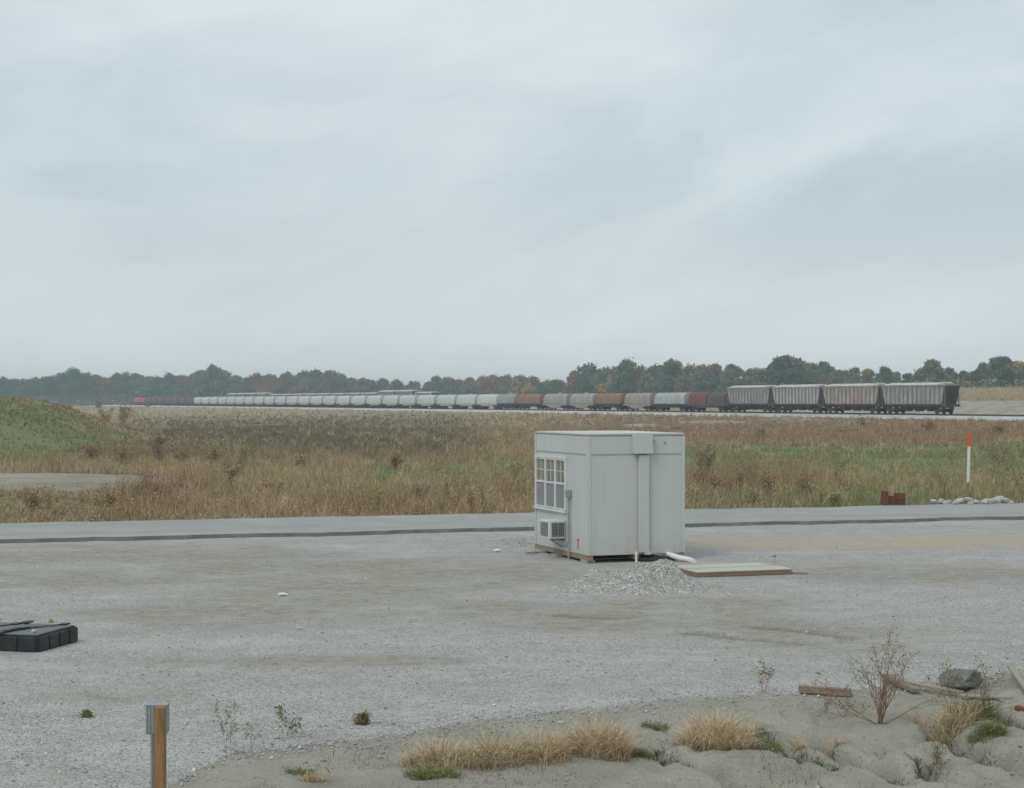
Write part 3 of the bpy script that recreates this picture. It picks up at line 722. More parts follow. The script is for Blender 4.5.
stones('loose_gravel', np.stack([xx, yy, height(xx, yy)+.024+sz*.15], -1), sz, M['stone'], 'loose pale grey crushed stone scattered over the yard', 'gravel')
n = 260; cx, cy = G(520, 543); xx = cx+rs.normal(0, .45, n); yy = cy+rs.normal(0, .8, n); sz = rs.uniform(.012, .035, n)*(1+.8*(rs.rand(n) < .05))
stones('spilled_stones', np.stack([xx, yy, height(xx, yy)+.03], -1), sz, M['stone'], 'coarse grey stones spilled on the yard beside the booth window side', 'rubble')
# coarser rubble along the yard's front edge
n = 2600; px = rs.uniform(180, 1080, n); e = edgeY(px)+rs.normal(0, 5, n); yy = F*HC/(e-YH); xx = (px-512)/F*yy
sz = rs.uniform(.006, .018, n)*(1+1.0*(rs.rand(n) < .06))
stones('edge_rubble', np.stack([xx, yy, height(xx, yy)+.01], -1), sz, M['stone'], 'coarse loose stones along the ragged edge of the gravel yard', 'rubble')
n = 9000; px = rs.uniform(150, 1090, n); e = edgeY(px)+rs.uniform(0, 125, n); yy = F*HC/(e-YH); xx = (px-512)/F*yy; k = fbm(xx*1.7, yy*1.7, 250) > rs.uniform(.3, .75, n); xx, yy = xx[k], yy[k]
M['clod'] = worn('clod', (.40, .38, .32), (.24, .225, .18), 3, .8); sz = rs.uniform(.005, .016, len(xx))*(1+1.4*(rs.rand(len(xx)) < .05))
stones('soil_clods', np.stack([xx, yy, height(xx, yy)+.002], -1), sz, M['clod'], 'small clods and pebbles scattered over the bare soil bank', 'soil')
# gravel pile
pc = G(640, 588); n = 90
gx, gy = np.meshgrid(np.linspace(-2.1, 2.1, 150), np.linspace(-1.7, 1.5, 120))
def pile(x, y):
    z = .25*np.exp(-(((x+.85)/.38)**2+((y-.8)/.5)**2))+.22*np.exp(-(((x-.05)/.5)**2+((y-.75)/.5)**2))+.22*np.exp(-(((x-.65)/.4)**2+((y-.6)/.5)**2))+.15*np.exp(-((x/1.25)**2+((y-.1)/.75)**2))+.06*np.exp(-(((x+.2)/1.6)**2+((y+.55)/.6)**2))
    z = z*(.6+.8*fbm(x*2.6+9, y*2.6, 140))+.12*(fbm(x*5+9, y*5, 141)-.5)*np.exp(-((x/1.6)**2+(y/1.2)**2))+.05*(fbm(x*15, y*15, 142)-.5)*np.exp(-((x/1.4)**2+(y/1.1)**2))
    return z*1.25-.035
zz = pile(gx, gy)
ny, nx = gx.shape; i = (np.arange(ny-1)[:, None]*nx+np.arange(nx-1)[None]).ravel()
m, nt, b = newmat('pile_mat'); v = coords(nt); o1, d1 = stone_color(nt, v, 30, base=(.42, .42, .395)); n1 = noise(nt, v, 2.2, 6, .7)
o = mix(nt, ramp(nt, n1, .45, .65, 0, .8), o1, (.32, .30, .25)); nt.links.new(o, b.inputs['Base Color'])
ad = N(nt, 'ShaderNodeMath', operation='SUBTRACT'); ad.inputs[0].default_value = 1; nt.links.new(d1, ad.inputs[1]); bump(nt, b, ad.outputs[0], .8, .03)
pl = mesh_np('gravel_pile', np.stack([gx, gy, zz], -1), np.stack([i, i+1, i+1+nx, i+nx], -1), m, smooth=True)
pl.location = (pc[0], pc[1], .02); pl.scale = (.92, 1.05, 1); tag(pl, 'low uneven heap of grey gravel and soil in front of the booth', 'gravel heap')
n = 1100; x_ = rs.normal(0, .85, n); y_ = rs.normal(.15, .6, n); z_ = pile(x_, y_); k = z_ > -.02; x_, y_, z_ = x_[k], y_[k], z_[k]
sz = rs.uniform(.005, .013, len(x_))*(1+1.6*(rs.rand(len(x_)) < .04))
so = stones('heap_stones', np.stack([x_, y_, z_+.005], -1), sz, M['stone'], None, None); so.parent = pl
if 'kind' in so: so['kind'] = 'stuff'
# white rocks by the road
i = 0
for px, py, w in ((935, 502, .26), (941, 501, .22), (948, 502.5, .30), (955, 503, .20), (961, 501, .30), (968, 500, .36), (971, 503, .22), (977, 502, .26), (985, 502.5, .32), (992, 501, .28), (999, 500, .34), (1006, 500.5, .32), (1012, 502, .2)):
    X_, Y_ = G(px, py+2, .1); bm = rock_np(None, (w*.62, w*.5, w*.42), rs.uniform(0, 6), 300+i); i += 1
    thing_mesh('rock', bm, M['rock_pale'], (X_, Y_, .13+w*.10), 0, 'whitish broken rock, %s in the roadside line counted from the steel beam' % ORD[i-1], 'rock', 'whitish rocks lined up beside the road')
# marker post
X_, Y_ = G(967.5, 498, 0); mp_ = empty('marker_post', (X_, Y_, -.15)); mp_.rotation_euler = (0, R(1.6), 0)
tag(mp_, 'tall white marker post with an orange top beside the roadside rocks', 'marker post')
s_ = Y_/F
bm = bmesh.new(); cyl(bm, (0, 0, 0), (0, 0, 15*s_+.2), .035); obj('stake', bm, M['old_wood'], mp_)
bm = bmesh.new(); box(bm, (0, 0, 15*s_+.15+(37*s_)/2), (.10, .05, 37*s_)); bevel(bm, .01); obj('post', bm, M['post_white'], mp_)
bm = bmesh.new(); box(bm, (0, 0, 52*s_+.15+6*s_), (.16, .07, 12.5*s_)); bevel(bm, .012); obj('orange_cap', bm, M['orange'], mp_)
# rusty beam offcut
X_, Y_ = G(893.5, 504, .15); u_ = Y_/F
bm = bmesh.new(); box(bm, (-9.3*u_, 0, 7*u_), (4.6*u_, .32, 13.6*u_)); box(bm, (-2.2*u_, .02, 4.6*u_), (10*u_, .10, 9*u_)); bevel(bm, .01)
ib = empty('steel_beam', (X_, Y_, .12), R(8)); tag(ib, 'rusty steel beam offcut lying at the far edge of the road', 'steel beam')
obj('beam_section', bm, M['rust'], ib)
bm = bmesh.new(); box(bm, (6.5*u_, 0, 6*u_), (8*u_, .34, 12*u_)); box(bm, (6.5*u_, -.19, 6*u_), (8.6*u_, .03, 1.2*u_)); bevel(bm, .01); obj('flange', bm, M['rust'], ib)
# lying panels
pn = empty('wall_panel', (*G(697, 579, .0), .02), R(18)); tag(pn, 'flat beige panel stack with brown edges lying right of the booth', 'panel')
bm = bmesh.new(); box(bm, (1.05, .65, .055), (2.10, 1.3, .09)); bevel(bm, .006); obj('frame', bm, M['panel_edge'], pn)
bm = bmesh.new(); box(bm, (1.05, .31, .112), (2.12, .64, .022)); bevel(bm, .004); obj('sheet', bm, M['panel_beige'], pn)
bm = bmesh.new(); box(bm, (1.0, .97, .118), (1.98, .62, .028)); bevel(bm, .004); obj('sheet', bm, M['white_trim'] if 0 else M['panel_beige'], pn)
bm = bmesh.new(); box(bm, (0, 0, .02), (.45, .09, .035), Matrix.Rotation(-.15, 4, 'Z')); thing_mesh('wood_scrap', bm, M['pale_wood'], (*G(797, 575), .03), 0, 'small pale wood strip at the right tip of the lying panel', 'board')
bm = rock_np(None, (.09, .07, .05), 0, 5); thing_mesh('stone', bm, M['rock_pale'], (*G(773, 563), .17), 0, 'small pale stone on the far edge of the lying panel', 'stone')
# black ribbed tank
bx = empty('plastic_tank', (*G(38, 654.5), .02), math.atan2(-.25, 1)); tag(bx, 'low black ribbed plastic tank lying on gravel at the left edge', 'tank')
TW, TD, TH = 2.2, 1.12, .235
bm = bmesh.new(); box(bm, (-TW/2, TD/2, TH/2), (TW, TD, TH)); bevel(bm, .02, 2)
obj('body', bm, M['black_plastic'], bx)
bm = bmesh.new()
for k in range(4): box(bm, (.005, .14+k*.28, TH/2), (.03, .225, TH-.03))
for k in range(8): box(bm, (-.16-k*.28, -.005, TH/2), (.235, .03, TH-.03))
bevel(bm, .008); obj('rib', bm, M['black_plastic'], bx)
bm = bmesh.new(); box(bm, (-TW/2, TD/2, TH+.008), (TW-.08, TD-.08, .018)); bevel(bm, .004); obj('lid', bm, M['grey_top'], bx)
for k, t in enumerate((.35, .95, 1.5)):
    bm = bmesh.new()
    for j in range(8):
        a = j/7; y = .06+(TD-.12)*a; x = -t-.25+.42*a-.1*math.sin(a*3.1)
        box(bm, (x, y, TH+.03+.012*math.sin(a*6+k)), (.10, .17, .022), None)
    obj('strap', bm, M['black_plastic'], bx)
bm = rock_np(None, (.05, .04, .035), 0, 8); thing_mesh('stone', bm, M['rock_pale'], (bx.location[0]-.12, bx.location[1]+.25, TH+.055), 0, 'small whitish stone lying on top of the black tank', 'stone')
bm = rock_np(None, (.05, .04, .05), 0, 9); thing_mesh('brick_piece', bm, M['wood'], (*G(51, 624), .05), 0, 'small brown lump on gravel just behind the black tank', 'debris')
# utility post
Yp = 12.0; Xp = (160-512)/F*Yp; zt = HC-305.5*Yp/F
up = empty('utility_post', (Xp, Yp, 0)); tag(up, 'square wooden post with a small galvanised box on its back at the bottom left', 'post')
bm = bmesh.new(); box(bm, (0, 0, zt/2-.15), (.079, .079, zt+.3)); bevel(bm, .005); obj('timber', bm, M['post_wood'], up)
ub = empty('meter_box'); ub.parent = up
bm = bmesh.new(); box(bm, (-.040, .10, zt-.105), (.155, .11, .215)); bevel(bm, .006); obj('casing', bm, M['galv'], ub)
bm = bmesh.new()
for k in range(3): box(bm, (-.105+k*.022, .043, zt-.105), (.008, .006, .20))
box(bm, (-.040, .10, zt+.001), (.163, .12, .006)); obj('flange', bm, M['galv'], ub)
bm = bmesh.new(); cyl(bm, (-.07, .06, -.1), (-.07, .06, zt-.21), .013); obj('conduit', bm, M['galv'], up)
# litter
for px, py, w, lb in ((283, 597, .12, 'scrap of white plastic on the bare dirt in the middle of the yard'), (299, 631, .07, 'small white scrap on gravel right of the black tank'),
                      (497, 553, .14, 'pale flat stone on gravel left of the booth'), (561, 725, .07, 'white stone at the edge of the gravel behind the tan grass')):
    bm = rock_np(None, (w*.8, w*.5, w*.28), .3, int(px), 2); thing_mesh('litter' if w != .14 and px < 500 else 'stone', bm, M['litter'] if px < 500 else M['rock_pale'], (*G(px, py), .05 if px < 550 else .03), 0, lb, 'litter' if px < 400 else 'stone')
# boulder and boards on the right
X_, Y_ = G(968, 690)
bm = rock_np(None, (.28, .2, .125), .4, 77, 3); thing_mesh('boulder', bm, M['rock_grey'], (X_, Y_+.1, float(height(X_, Y_))+.11), 0, 'dark blue-grey boulder behind the dry grass on the right', 'boulder')
def board(p0, p1, w, t, z0, z1, mat, lb):
    a = Vector((*G(*p0), 0)); c = Vector((*G(*p1), 0)); ln = (c-a).length
    a.z = float(height(a.x, a.y))+z0; c.z = float(height(c.x, c.y))+z1; d = c-a
    bm = bmesh.new(); box(bm, (0, 0, 0), (d.length, w, t)); bevel(bm, .006)
    o = obj('board', bm, mat); o.location = (a+c)/2; o.rotation_euler = d.to_track_quat('X', 'Z').to_euler(); tag(o, lb, 'board')
board((799, 694), (851, 697), .10, .085, .06, .05, M['old_wood'], 'thick dark weathered timber lying left of the dry reddish weed')
board((886, 682), (916, 696), .11, .05, .08, .05, M['old_wood'], 'grey board sloping down behind the dry reddish weed')
board((893, 687), (962, 697), .09, .03, .10, .06, M['pale_wood'], 'long pale board between the weed and the boulder')
board((960, 698), (1012, 702), .09, .03, .05, .05, M['pale_wood'], 'flat pale board in front of the boulder')
board((1010, 676), (1028, 697), .07, .04, .12, .05, M['pale_wood'], 'pale board leaning out of the picture at the right edge')
board((1016, 707), (1040, 710), .1, .05, .05, .05, M['rust'], 'dark brown board end at the right edge below the pale board')

# ------------------------------------------------------------------ grasses
def blade_arrays(Pb, h, w, az, lean, segs):
    n = len(Pb); wa = rs.uniform(0, 6.28, n); wd = np.stack([np.cos(wa), np.sin(wa), 0*wa], -1); dr = np.stack([np.cos(az), np.sin(az), 0*az], -1)
    rows = []
    for k in range(segs):
        t = k/segs; p = Pb+(h*lean*t**1.8)[:, None]*dr; p = p+np.stack([0*h, 0*h, h*t*(1-.35*lean*t)], -1)
        wk = (w*(1-t*.75)*.5)[:, None]*wd; rows += [p-wk, p+wk]
    p = Pb+(h*lean)[:, None]*dr+np.stack([0*h, 0*h, h*(1-.35*lean)], -1); rows.append(p)
    V = np.stack(rows, 1); nv = V.shape[1]; f = []
    for k in range(segs-1): a = 2*k; f += [[a, a+1, a+3], [a, a+3, a+2]]
    a = 2*(segs-1); f.append([a, a+1, a+2])
    return V.reshape(-1, 3), (np.array(f)[None]+nv*np.arange(n)[:, None, None]).reshape(-1, 3)
def soup(C, s):
    n = len(C); T = C[:, None]+rs.normal(0, 1, (n, 3, 3))*np.asarray(s)[:, None, None]*.6
    return T.reshape(-1, 3), np.arange(n*3).reshape(-1, 3)
def merge(parts):
    V, Fc, k = [], [], 0
    for v_, f_ in parts: V.append(v_); Fc.append(f_+k); k += len(v_)
    return np.concatenate(V), np.concatenate(Fc)
def field(n, y0, y1, nb, h0, h1, w, xr=.37, segs=1):
    yy = 1/rs.uniform(1/y1, 1/y0, n); xx = rs.uniform(-xr, xr, n)*yy
    k = (rdist(xx, yy) > 5.9+.8*rs.rand(n)+1.2*(fbm(xx/1.5, yy/1.5, 160)-.5)) & (tq(xx, yy) < 158.4) & (sand(xx, yy) < .35+.25*rs.rand(n))
    xx, yy = xx[k], yy[k]; W = zone(xx, yy); r_ = rs.rand(len(xx), 1); ty = (np.cumsum(W, -1) < r_).sum(-1)
    out = {}
    for t in range(5):
        m_ = ty == t; x, y = xx[m_], yy[m_]
        if not len(x): continue
        patch = .25+1.35*fbm(x/2.2, y/3.2, 170+t)*(.6+.8*fbm(x/7, y/9, 190+t))
        hh = rs.uniform(h0, h1, len(x))*patch*[1.0, 1.0, .85, .42, .7][t]
        e_ = 1-.55*(1-sst(6, 10, rdist(x, y)))
        pxx = 512+F*x/y; e_ = e_*(1-.5*(1-sst(60, 170, pxx))*(1-sst(66, 72, y)))
        hh = hh*e_*(1-.62*(1-sst(-27, -22, x))*(y > 98)*(y < 150))
        if t == 3: ww = w*.9
        else: ww = w
        x2 = np.repeat(x, nb)+rs.normal(0, 1, len(x)*nb)*np.repeat(hh, nb)*.28; y2 = np.repeat(y, nb)+rs.normal(0, 1, len(x)*nb)*np.repeat(hh, nb)*.28
        h2 = np.repeat(hh, nb)*rs.uniform(.45, 1.15, len(x2)); sc = np.repeat(y/y0, nb) if y1 > 150 else np.ones(len(x2))
        Pb = np.stack([x2, y2, height(x2, y2)-.03], -1)
        parts = [blade_arrays(Pb, h2, ww*rs.uniform(.6, 1.3, len(x2))*sc, rs.uniform(0, 6.28, len(x2)), rs.uniform(.05, 1.0 if t in (0, 4) else .7, len(x2)), segs)]
        if t in (1, 2, 4, 0):      # seed heads and small leaves
            kf = [3, 10, 9, 0, 5][t]*(1 if y1 < 150 else 1.8); ns = int(len(x)*kf)
            idx = rs.randint(0, len(x), ns); hz = hh[idx]
            C = np.stack([x[idx]+rs.normal(0, .3, ns)*hz, y[idx]+rs.normal(0, .3, ns)*hz, height(x[idx], y[idx])+hz*rs.uniform(.25, 1.0, ns)], -1)
            parts.append(soup(C, ww*(1.3 if y1 < 150 else .62*y[idx]/y0)*rs.uniform(.6, 1.4, ns)))
        out[t] = merge(parts)
    return out
fields = [field(25000, 46, 105, 13, .38, .95, .026, xr=.5, segs=2), field(19000, 100, 200, 11, .3, .8, .06, xr=.42), field(15000, 190, 850, 9, .25, .6, .08)]
VL = ['dry tan grass growing all over the field beyond the road', 'russet brown weeds growing in patches of the field', 'dark grey-brown dead weeds in the left middle of the field',
      'green grass on the earth mound and in low strips of the field', 'olive and yellow grass mixed into the field']
for t in range(5):
    V, Fc = merge([f[t] for f in fields if t in f])
    tag(mesh_np(VN[t], V, Fc, M[VN[t]]), VL[t], 'weeds' if t in (1, 2) else 'grass', kind='stuff')
# short green grass on the mound
n = 26000; y = rs.uniform(96, 122, n); x = rs.uniform(-60, -24, n); k = (fbm(x/2.5, y/2.5, 211) > .40)&(x < -27+3*rs.rand(n)); x, y = x[k], y[k]
V, Fc = blade_arrays(np.stack([x, y, height(x, y)-.03], -1), rs.uniform(.12, .34, len(x)), rs.uniform(.06, .14, len(x)), rs.uniform(0, 6.28, len(x)), rs.uniform(.1, .9, len(x)), 1)
tag(mesh_np('mound_grass', V, Fc, M['mound_green']), 'short bright green grass covering the earth mound', 'grass', kind='stuff')
# dry grass on the raised ground behind the train
n = 9000; yy = 1/rs.uniform(1/700., 1/285., n); xx = rs.uniform(.08, .40, n)*yy; k = (tq(xx, yy) > 193); xx, yy = xx[k], yy[k]
Pb = np.stack([xx, yy, height(xx, yy)-.05], -1); Pb = np.repeat(Pb, 4, 0)+rs.normal(0, .4, (len(Pb)*4, 3))*[1, 1, 0]
V, Fc = blade_arrays(Pb, rs.uniform(.3, .8, len(Pb)), rs.uniform(.1, .3, len(Pb)), rs.uniform(0, 6, len(Pb)), rs.uniform(.1, .6, len(Pb)), 1)
n = 1600; xx = rs.uniform(60, 150, n); yy = rs.uniform(262, 420, n); k = (tq(xx, yy) > 178) & (tq(xx, yy) < 194) & (fbm(xx/4, yy/4, 240) > .5); Pb = np.repeat(np.stack([xx, yy, height(xx, yy)-.03], -1)[k], 5, 0); Pb = Pb+rs.normal(0, .25, Pb.shape)*[1, 1, 0]; V2, F2 = blade_arrays(Pb, rs.uniform(.15, .45, len(Pb)), rs.uniform(.08, .2, len(Pb)), rs.uniform(0, 6, len(Pb)), rs.uniform(.1, .9, len(Pb)), 1); V, Fc = merge([(V, Fc), (V2, F2)])
tag(mesh_np('brush_grass', V, Fc, M['tan_grass']), 'dry tan grass on the raised ground behind the last hopper car', 'grass', kind='stuff')

# branching plants -------------------------------------------------------
def branches(h, n_main, spread, depth=2, rnd=None, r0=.01, curve=.15):
    segs = []; tips = []
    def grow(p, d, L, r, k):
        for s in range(4):
            q = p+d*(L/4); segs.append((p.copy(), q.copy(), r, r*.8)); p = q; r *= .8
            d = (d+Vector((rnd.gauss(0, curve), rnd.gauss(0, curve), rnd.gauss(0, curve*.5)+.03))).normalized(); tips.append(p.copy())
            if k > 0 and s >= 1 and rnd.random() < .85:
                dd = (d+Vector((rnd.gauss(0, .7), rnd.gauss(0, .7), rnd.uniform(-.1, .4)))).normalized(); grow(p, dd, L*rnd.uniform(.35, .6), r*.7, k-1)
    for _ in range(n_main):
        a = rnd.uniform(0, 6.28); t = abs(rnd.gauss(0, spread)); d = Vector((math.cos(a)*math.sin(t), math.sin(a)*math.sin(t), math.cos(t)))
        grow(Vector((rnd.gauss(0, .02), rnd.gauss(0, .02), 0)), d, h*rnd.uniform(.7, 1), r0, depth)
    return segs, tips
def twig_mesh(segs, n=4):
    V = []; Fc = []
    for p, q, r0, r1 in segs:
        d = (q-p).normalized(); a = d.orthogonal().normalized(); b_ = d.cross(a); k = len(V)
        for c, r in ((p, r0), (q, r1)):
            for j in range(n): t = 6.283*j/n; V.append(c+(a*math.cos(t)+b_*math.sin(t))*r)
        for j in range(n): Fc.append((k+j, k+(j+1) % n, k+n+(j+1) % n, k+n+j))
    return np.array([tuple(v_) for v_ in V]), np.array(Fc)
def plant(name, loc, h, n_main, spread, leafmat_, stemmat, label, cat, seed, leaves=3, ls=.02, r0=.006, depth=2, group=None, lo=0.0):
    rnd = random.Random(seed); segs, tips = branches(h, n_main, spread, depth, rnd, r0)
    root = empty(name, loc); tag(root, label, cat, group)
    V, Fc = twig_mesh(segs); mesh_np('stem', V, Fc, stemmat, root)
    T = np.array([tuple(t) for t in tips if t.z > lo*h]); C = np.repeat(T, leaves, 0)+rs.normal(0, ls*1.6, (len(T)*leaves, 3))
    V, Fc = soup(C, rs.uniform(.6, 1.3, len(C))*ls); mesh_np('leaves', V, Fc, leafmat_, root)
    return root
def gz(px, py):
    x, y = G(px, py); return (x, y, float(height(x, y)))
plant('dry_weed', gz(880, 724), .74, 17, .6, M['fg_dry'], M['stem'], 'tall branching reddish dry weed in front of the boards', 'weed', 11, 3, .011, .008)
plant('dry_weed', gz(846, 716), .34, 7, 1.0, M['fg_dry'], M['stem'], 'low sprawling dry weed at the left foot of the tall reddish weed', 'weed', 12, 3, .012, .004)
plant('dry_weed', gz(905, 690), .45, 5, .5, M['fg_dry'], M['stem'], 'thin dry weed behind the tall reddish weed by the sloping board', 'weed', 19, 2, .012, .004)
plant('dry_weed', gz(765, 694), .27, 4, .5, M['fg_dry'], M['stem'], 'small dry weed standing alone on gravel left of the thick timber', 'weed', 13, 3, .012, .003)
plant('green_weed', gz(228, 758), .42, 3, .25, M['fg_leaf'], M['stem'], 'spindly green weed nearest the wooden post', 'weed', 14, 3, .013, .003)
plant('green_weed', gz(252, 752), .25, 2, .25, M['fg_leaf'], M['stem'], 'thin weed between the spindly weed and the leafy upright one', 'weed', 24, 2, .012, .003)
plant('green_weed', gz(284, 742), .27, 3, .12, M['fg_leaf'], M['stem'], 'leafy upright green weed at the gravel edge', 'weed', 15, 4, .015, .003)
plant('green_weed', gz(362, 727), .08, 4, .5, M['fg_leaf'], M['stem'], 'tiny dark green weed on gravel left of the tan grass', 'weed', 16, 9, .016, .003)
plant('green_weed', gz(90, 719), .05, 4, .6, M['fg_green'], M['stem'], 'tiny bright green weed on gravel left of the wooden post', 'weed', 17, 8, .014, .003)
plant('green_weed', gz(937, 768), .36, 6, .18, M['fg_leaf'], M['stem'], 'upright olive weed on bare soil at the bottom right', 'weed', 18, 3, .011, .003)
plant('green_weed', gz(950, 706), .40, 9, .5, M['fg_leaf'], M['stem'], 'branching olive weed beside the boulder above the dry clump', 'weed', 28, 2, .012, .004)
plant('green_weed', gz(985, 712), .48, 9, .4, M['fg_leaf'], M['stem'], 'tall olive weed right in front of the boulder', 'weed', 29, 2, .012, .004)
def tuft(px, py, rx, ry, n, h, mat, lb, lean=.8, w=.010, cat='grass tuft', name='grass_tuft'):
    n = int(n*.7); cx, cy = G(px, py); a = rs.uniform(0, 6.28, n); r_ = rs.rand(n)**.62; x = cx+rx*r_*np.cos(a); y = cy+ry*r_*np.sin(a)
    lump = .35+1.3*fbm(x*5.5, y*5.5, int(px))
    hh = h*rs.uniform(.45, 1.1, n)*lump*(1-.45*r_**2); az = np.arctan2(y-cy, x-cx)+rs.normal(0, 1.3, n)
    zc = float(height(cx, cy)); Pb = np.stack([x-cx, y-cy, height(x, y)-zc-.01], -1)
    V, Fc = blade_arrays(Pb, hh, w*rs.uniform(.5, 1.3, n), az, rs.uniform(.1, lean*2.0, n), 4)
    ns = n//2; idx = rs.randint(0, n, ns); C = Pb[idx]+np.stack([rs.normal(0, .04, ns), rs.normal(0, .04, ns), hh[idx]*rs.uniform(.3, .95, ns)], -1)
    V, Fc = merge([(V, Fc), soup(C, w*1.3*np.ones(ns))])
    o = mesh_np(name, V, Fc, mat); o.location = (cx, cy, zc); tag(o, lb, cat); return o
T_, Gn = M['fg_tan'], M['fg_green']
tuft(438, 766, .36, .35, 1100, .28, T_, 'leftmost tan grass tuft of the row at the bottom')
tuft(490, 764, .38, .34, 1500, .34, T_, 'tan grass tuft second from the left in the bottom row')
tuft(540, 761, .30, .32, 1200, .36, T_, 'tan grass tuft second from the right in the bottom row')
tuft(598, 755, .36, .36, 1900, .44, T_, 'largest tan grass tuft, right end of the bottom row')
tuft(432, 779, .26, .15, 900, .14, Gn, 'short green grass under the leftmost tan tuft')
tuft(640, 756, .12, .1, 700, .12, Gn, 'short green grass at the right foot of the largest tan tuft')
tuft(716, 742, .38, .34, 1900, .44, T_, 'rounded tan grass tuft alone between the bottom row and the dry weeds')
tuft(757, 745, .28, .16, 800, .12, Gn, 'low green and dry grass at the right foot of the rounded tuft')
tuft(655, 728, .15, .1, 350, .12, Gn, 'small green grass clump above the largest tan tuft')
tuft(820, 736, .30, .16, 600, .22, T_, 'sparse dry grass left of the tall reddish weed on the gully rim')
tuft(944, 722, .34, .30, 1500, .46, T_, 'bushy dry tan clump right of the tall reddish weed')
tuft(978, 720, .34, .24, 900, .42, M['fg_leaf'], 'olive green grass clump right of the bushy dry clump')
tuft(988, 735, .2, .14, 900, .20, Gn, 'bright green grass tuft below the olive clump')
tuft(300, 776, .14, .1, 250, .10, Gn, 'small green tuft at the bottom right of the wooden post')
tuft(315, 782, .14, .1, 260, .16, T_, 'small dry tuft at the bottom edge right of the wooden post')
# sparse short grass on the soil bank
n = 5000; px = rs.uniform(200, 1090, n); e = edgeY(px)+rs.uniform(8, 110, n); yy = F*HC/(e-YH); xx = (px-512)/F*yy; k = fbm(xx*1.1, yy*1.1, 190) > .60
xx, yy = xx[k], yy[k]; V, Fc = blade_arrays(np.stack([xx, yy, height(xx, yy)-.01], -1), rs.uniform(.03, .12, len(xx)), rs.uniform(.004, .009, len(xx)), rs.uniform(0, 6, len(xx)), rs.uniform(.2, 1.0, len(xx)), 3)
tag(mesh_np('sparse_grass', V, Fc, M['fg_dry']), 'sparse short dry grass on the bare soil bank', 'grass', kind='stuff')

gp = []  # dead grass laid thick and dark, also standing in for gully shade
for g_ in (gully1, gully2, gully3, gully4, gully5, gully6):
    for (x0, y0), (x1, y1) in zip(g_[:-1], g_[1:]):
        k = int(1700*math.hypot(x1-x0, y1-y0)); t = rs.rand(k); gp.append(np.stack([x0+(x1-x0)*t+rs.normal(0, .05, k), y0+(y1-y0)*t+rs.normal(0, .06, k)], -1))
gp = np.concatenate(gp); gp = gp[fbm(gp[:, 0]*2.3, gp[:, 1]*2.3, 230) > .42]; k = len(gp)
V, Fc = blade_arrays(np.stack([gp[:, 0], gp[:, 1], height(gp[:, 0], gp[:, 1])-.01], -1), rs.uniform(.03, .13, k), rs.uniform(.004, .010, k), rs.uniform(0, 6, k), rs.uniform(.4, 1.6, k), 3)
tag(mesh_np('gully_litter_shade', V, Fc, M['litter_grass_dark']), 'brown dead grass and litter in the erosion gullies, darkened in place of shade', 'litter grass', kind='stuff')
# saplings and tall weeds in the field
sp_list = [(441, 511, 1.15, 'olive'), (471, 512, 1.0, 'rust'), (484, 511, 1.5, 'olive'), (503, 511, 1.7, 'rust'), (458, 508, 1.2, 'brown'), (379, 513, .9, 'yellow'), (368, 511, 1.1, 'olive'), (434, 482, 1.2, 'olive'), (517, 490, 1.4, 'yellow'),
           (863, 505, 1.2, 'olive'), (822, 505, 1.0, 'yellow'), (944, 497, 1.4, 'rust'), (1003, 500, 2.1, 'brown'), (1020, 496, 1.8, 'brown'), (790, 505, .9, 'olive'), (840, 490, 1.4, 'rust'), (996, 486, 2.0, 'rust'),
           (106, 428, 2.3, 'olive'), (121, 430, 2.5, 'rust'), (48, 514, .9, 'olive'), (148, 505, .9, 'rust'), (230, 500, 1.2, 'brown'), (160, 470, 1.1, 'brown'), (710, 482, 1.3, 'brown'), (700, 478, 1.1, 'rust'), (752, 488, 1.2, 'rust')]
for i, (px, py, h, c) in enumerate(sp_list):
    x, y, z = gz(px, py); s = y/60
    side = 'left of the booth' if px < 535 else 'right of the booth'
    cn = {'olive': 'olive green', 'rust': 'russet', 'yellow': 'yellowish', 'brown': 'dark brown'}[c]
    if 880 < px: where = 'beside the marker post'
    elif px < 130 and py < 440: where = 'at the right foot of the green mound'
    elif px < 300: where = 'in the field below the green mound'
    elif px < 535: where = 'beyond the road left of the booth'
    else: where = 'beyond the road between booth and steel beam'
    plant('sapling', (x, y, z-.03), h*.9, 4, .14, {'olive': M['olive_grass'], 'rust': M['russet_weeds'], 'yellow': M['olive_grass'], 'brown': M['dark_weeds']}[c], M['stem'], cn+' sapling or tall weed '+where, 'sapling', 500+i, 4, .036*s, .011*s, 2, 'saplings and tall weeds scattered in the field')

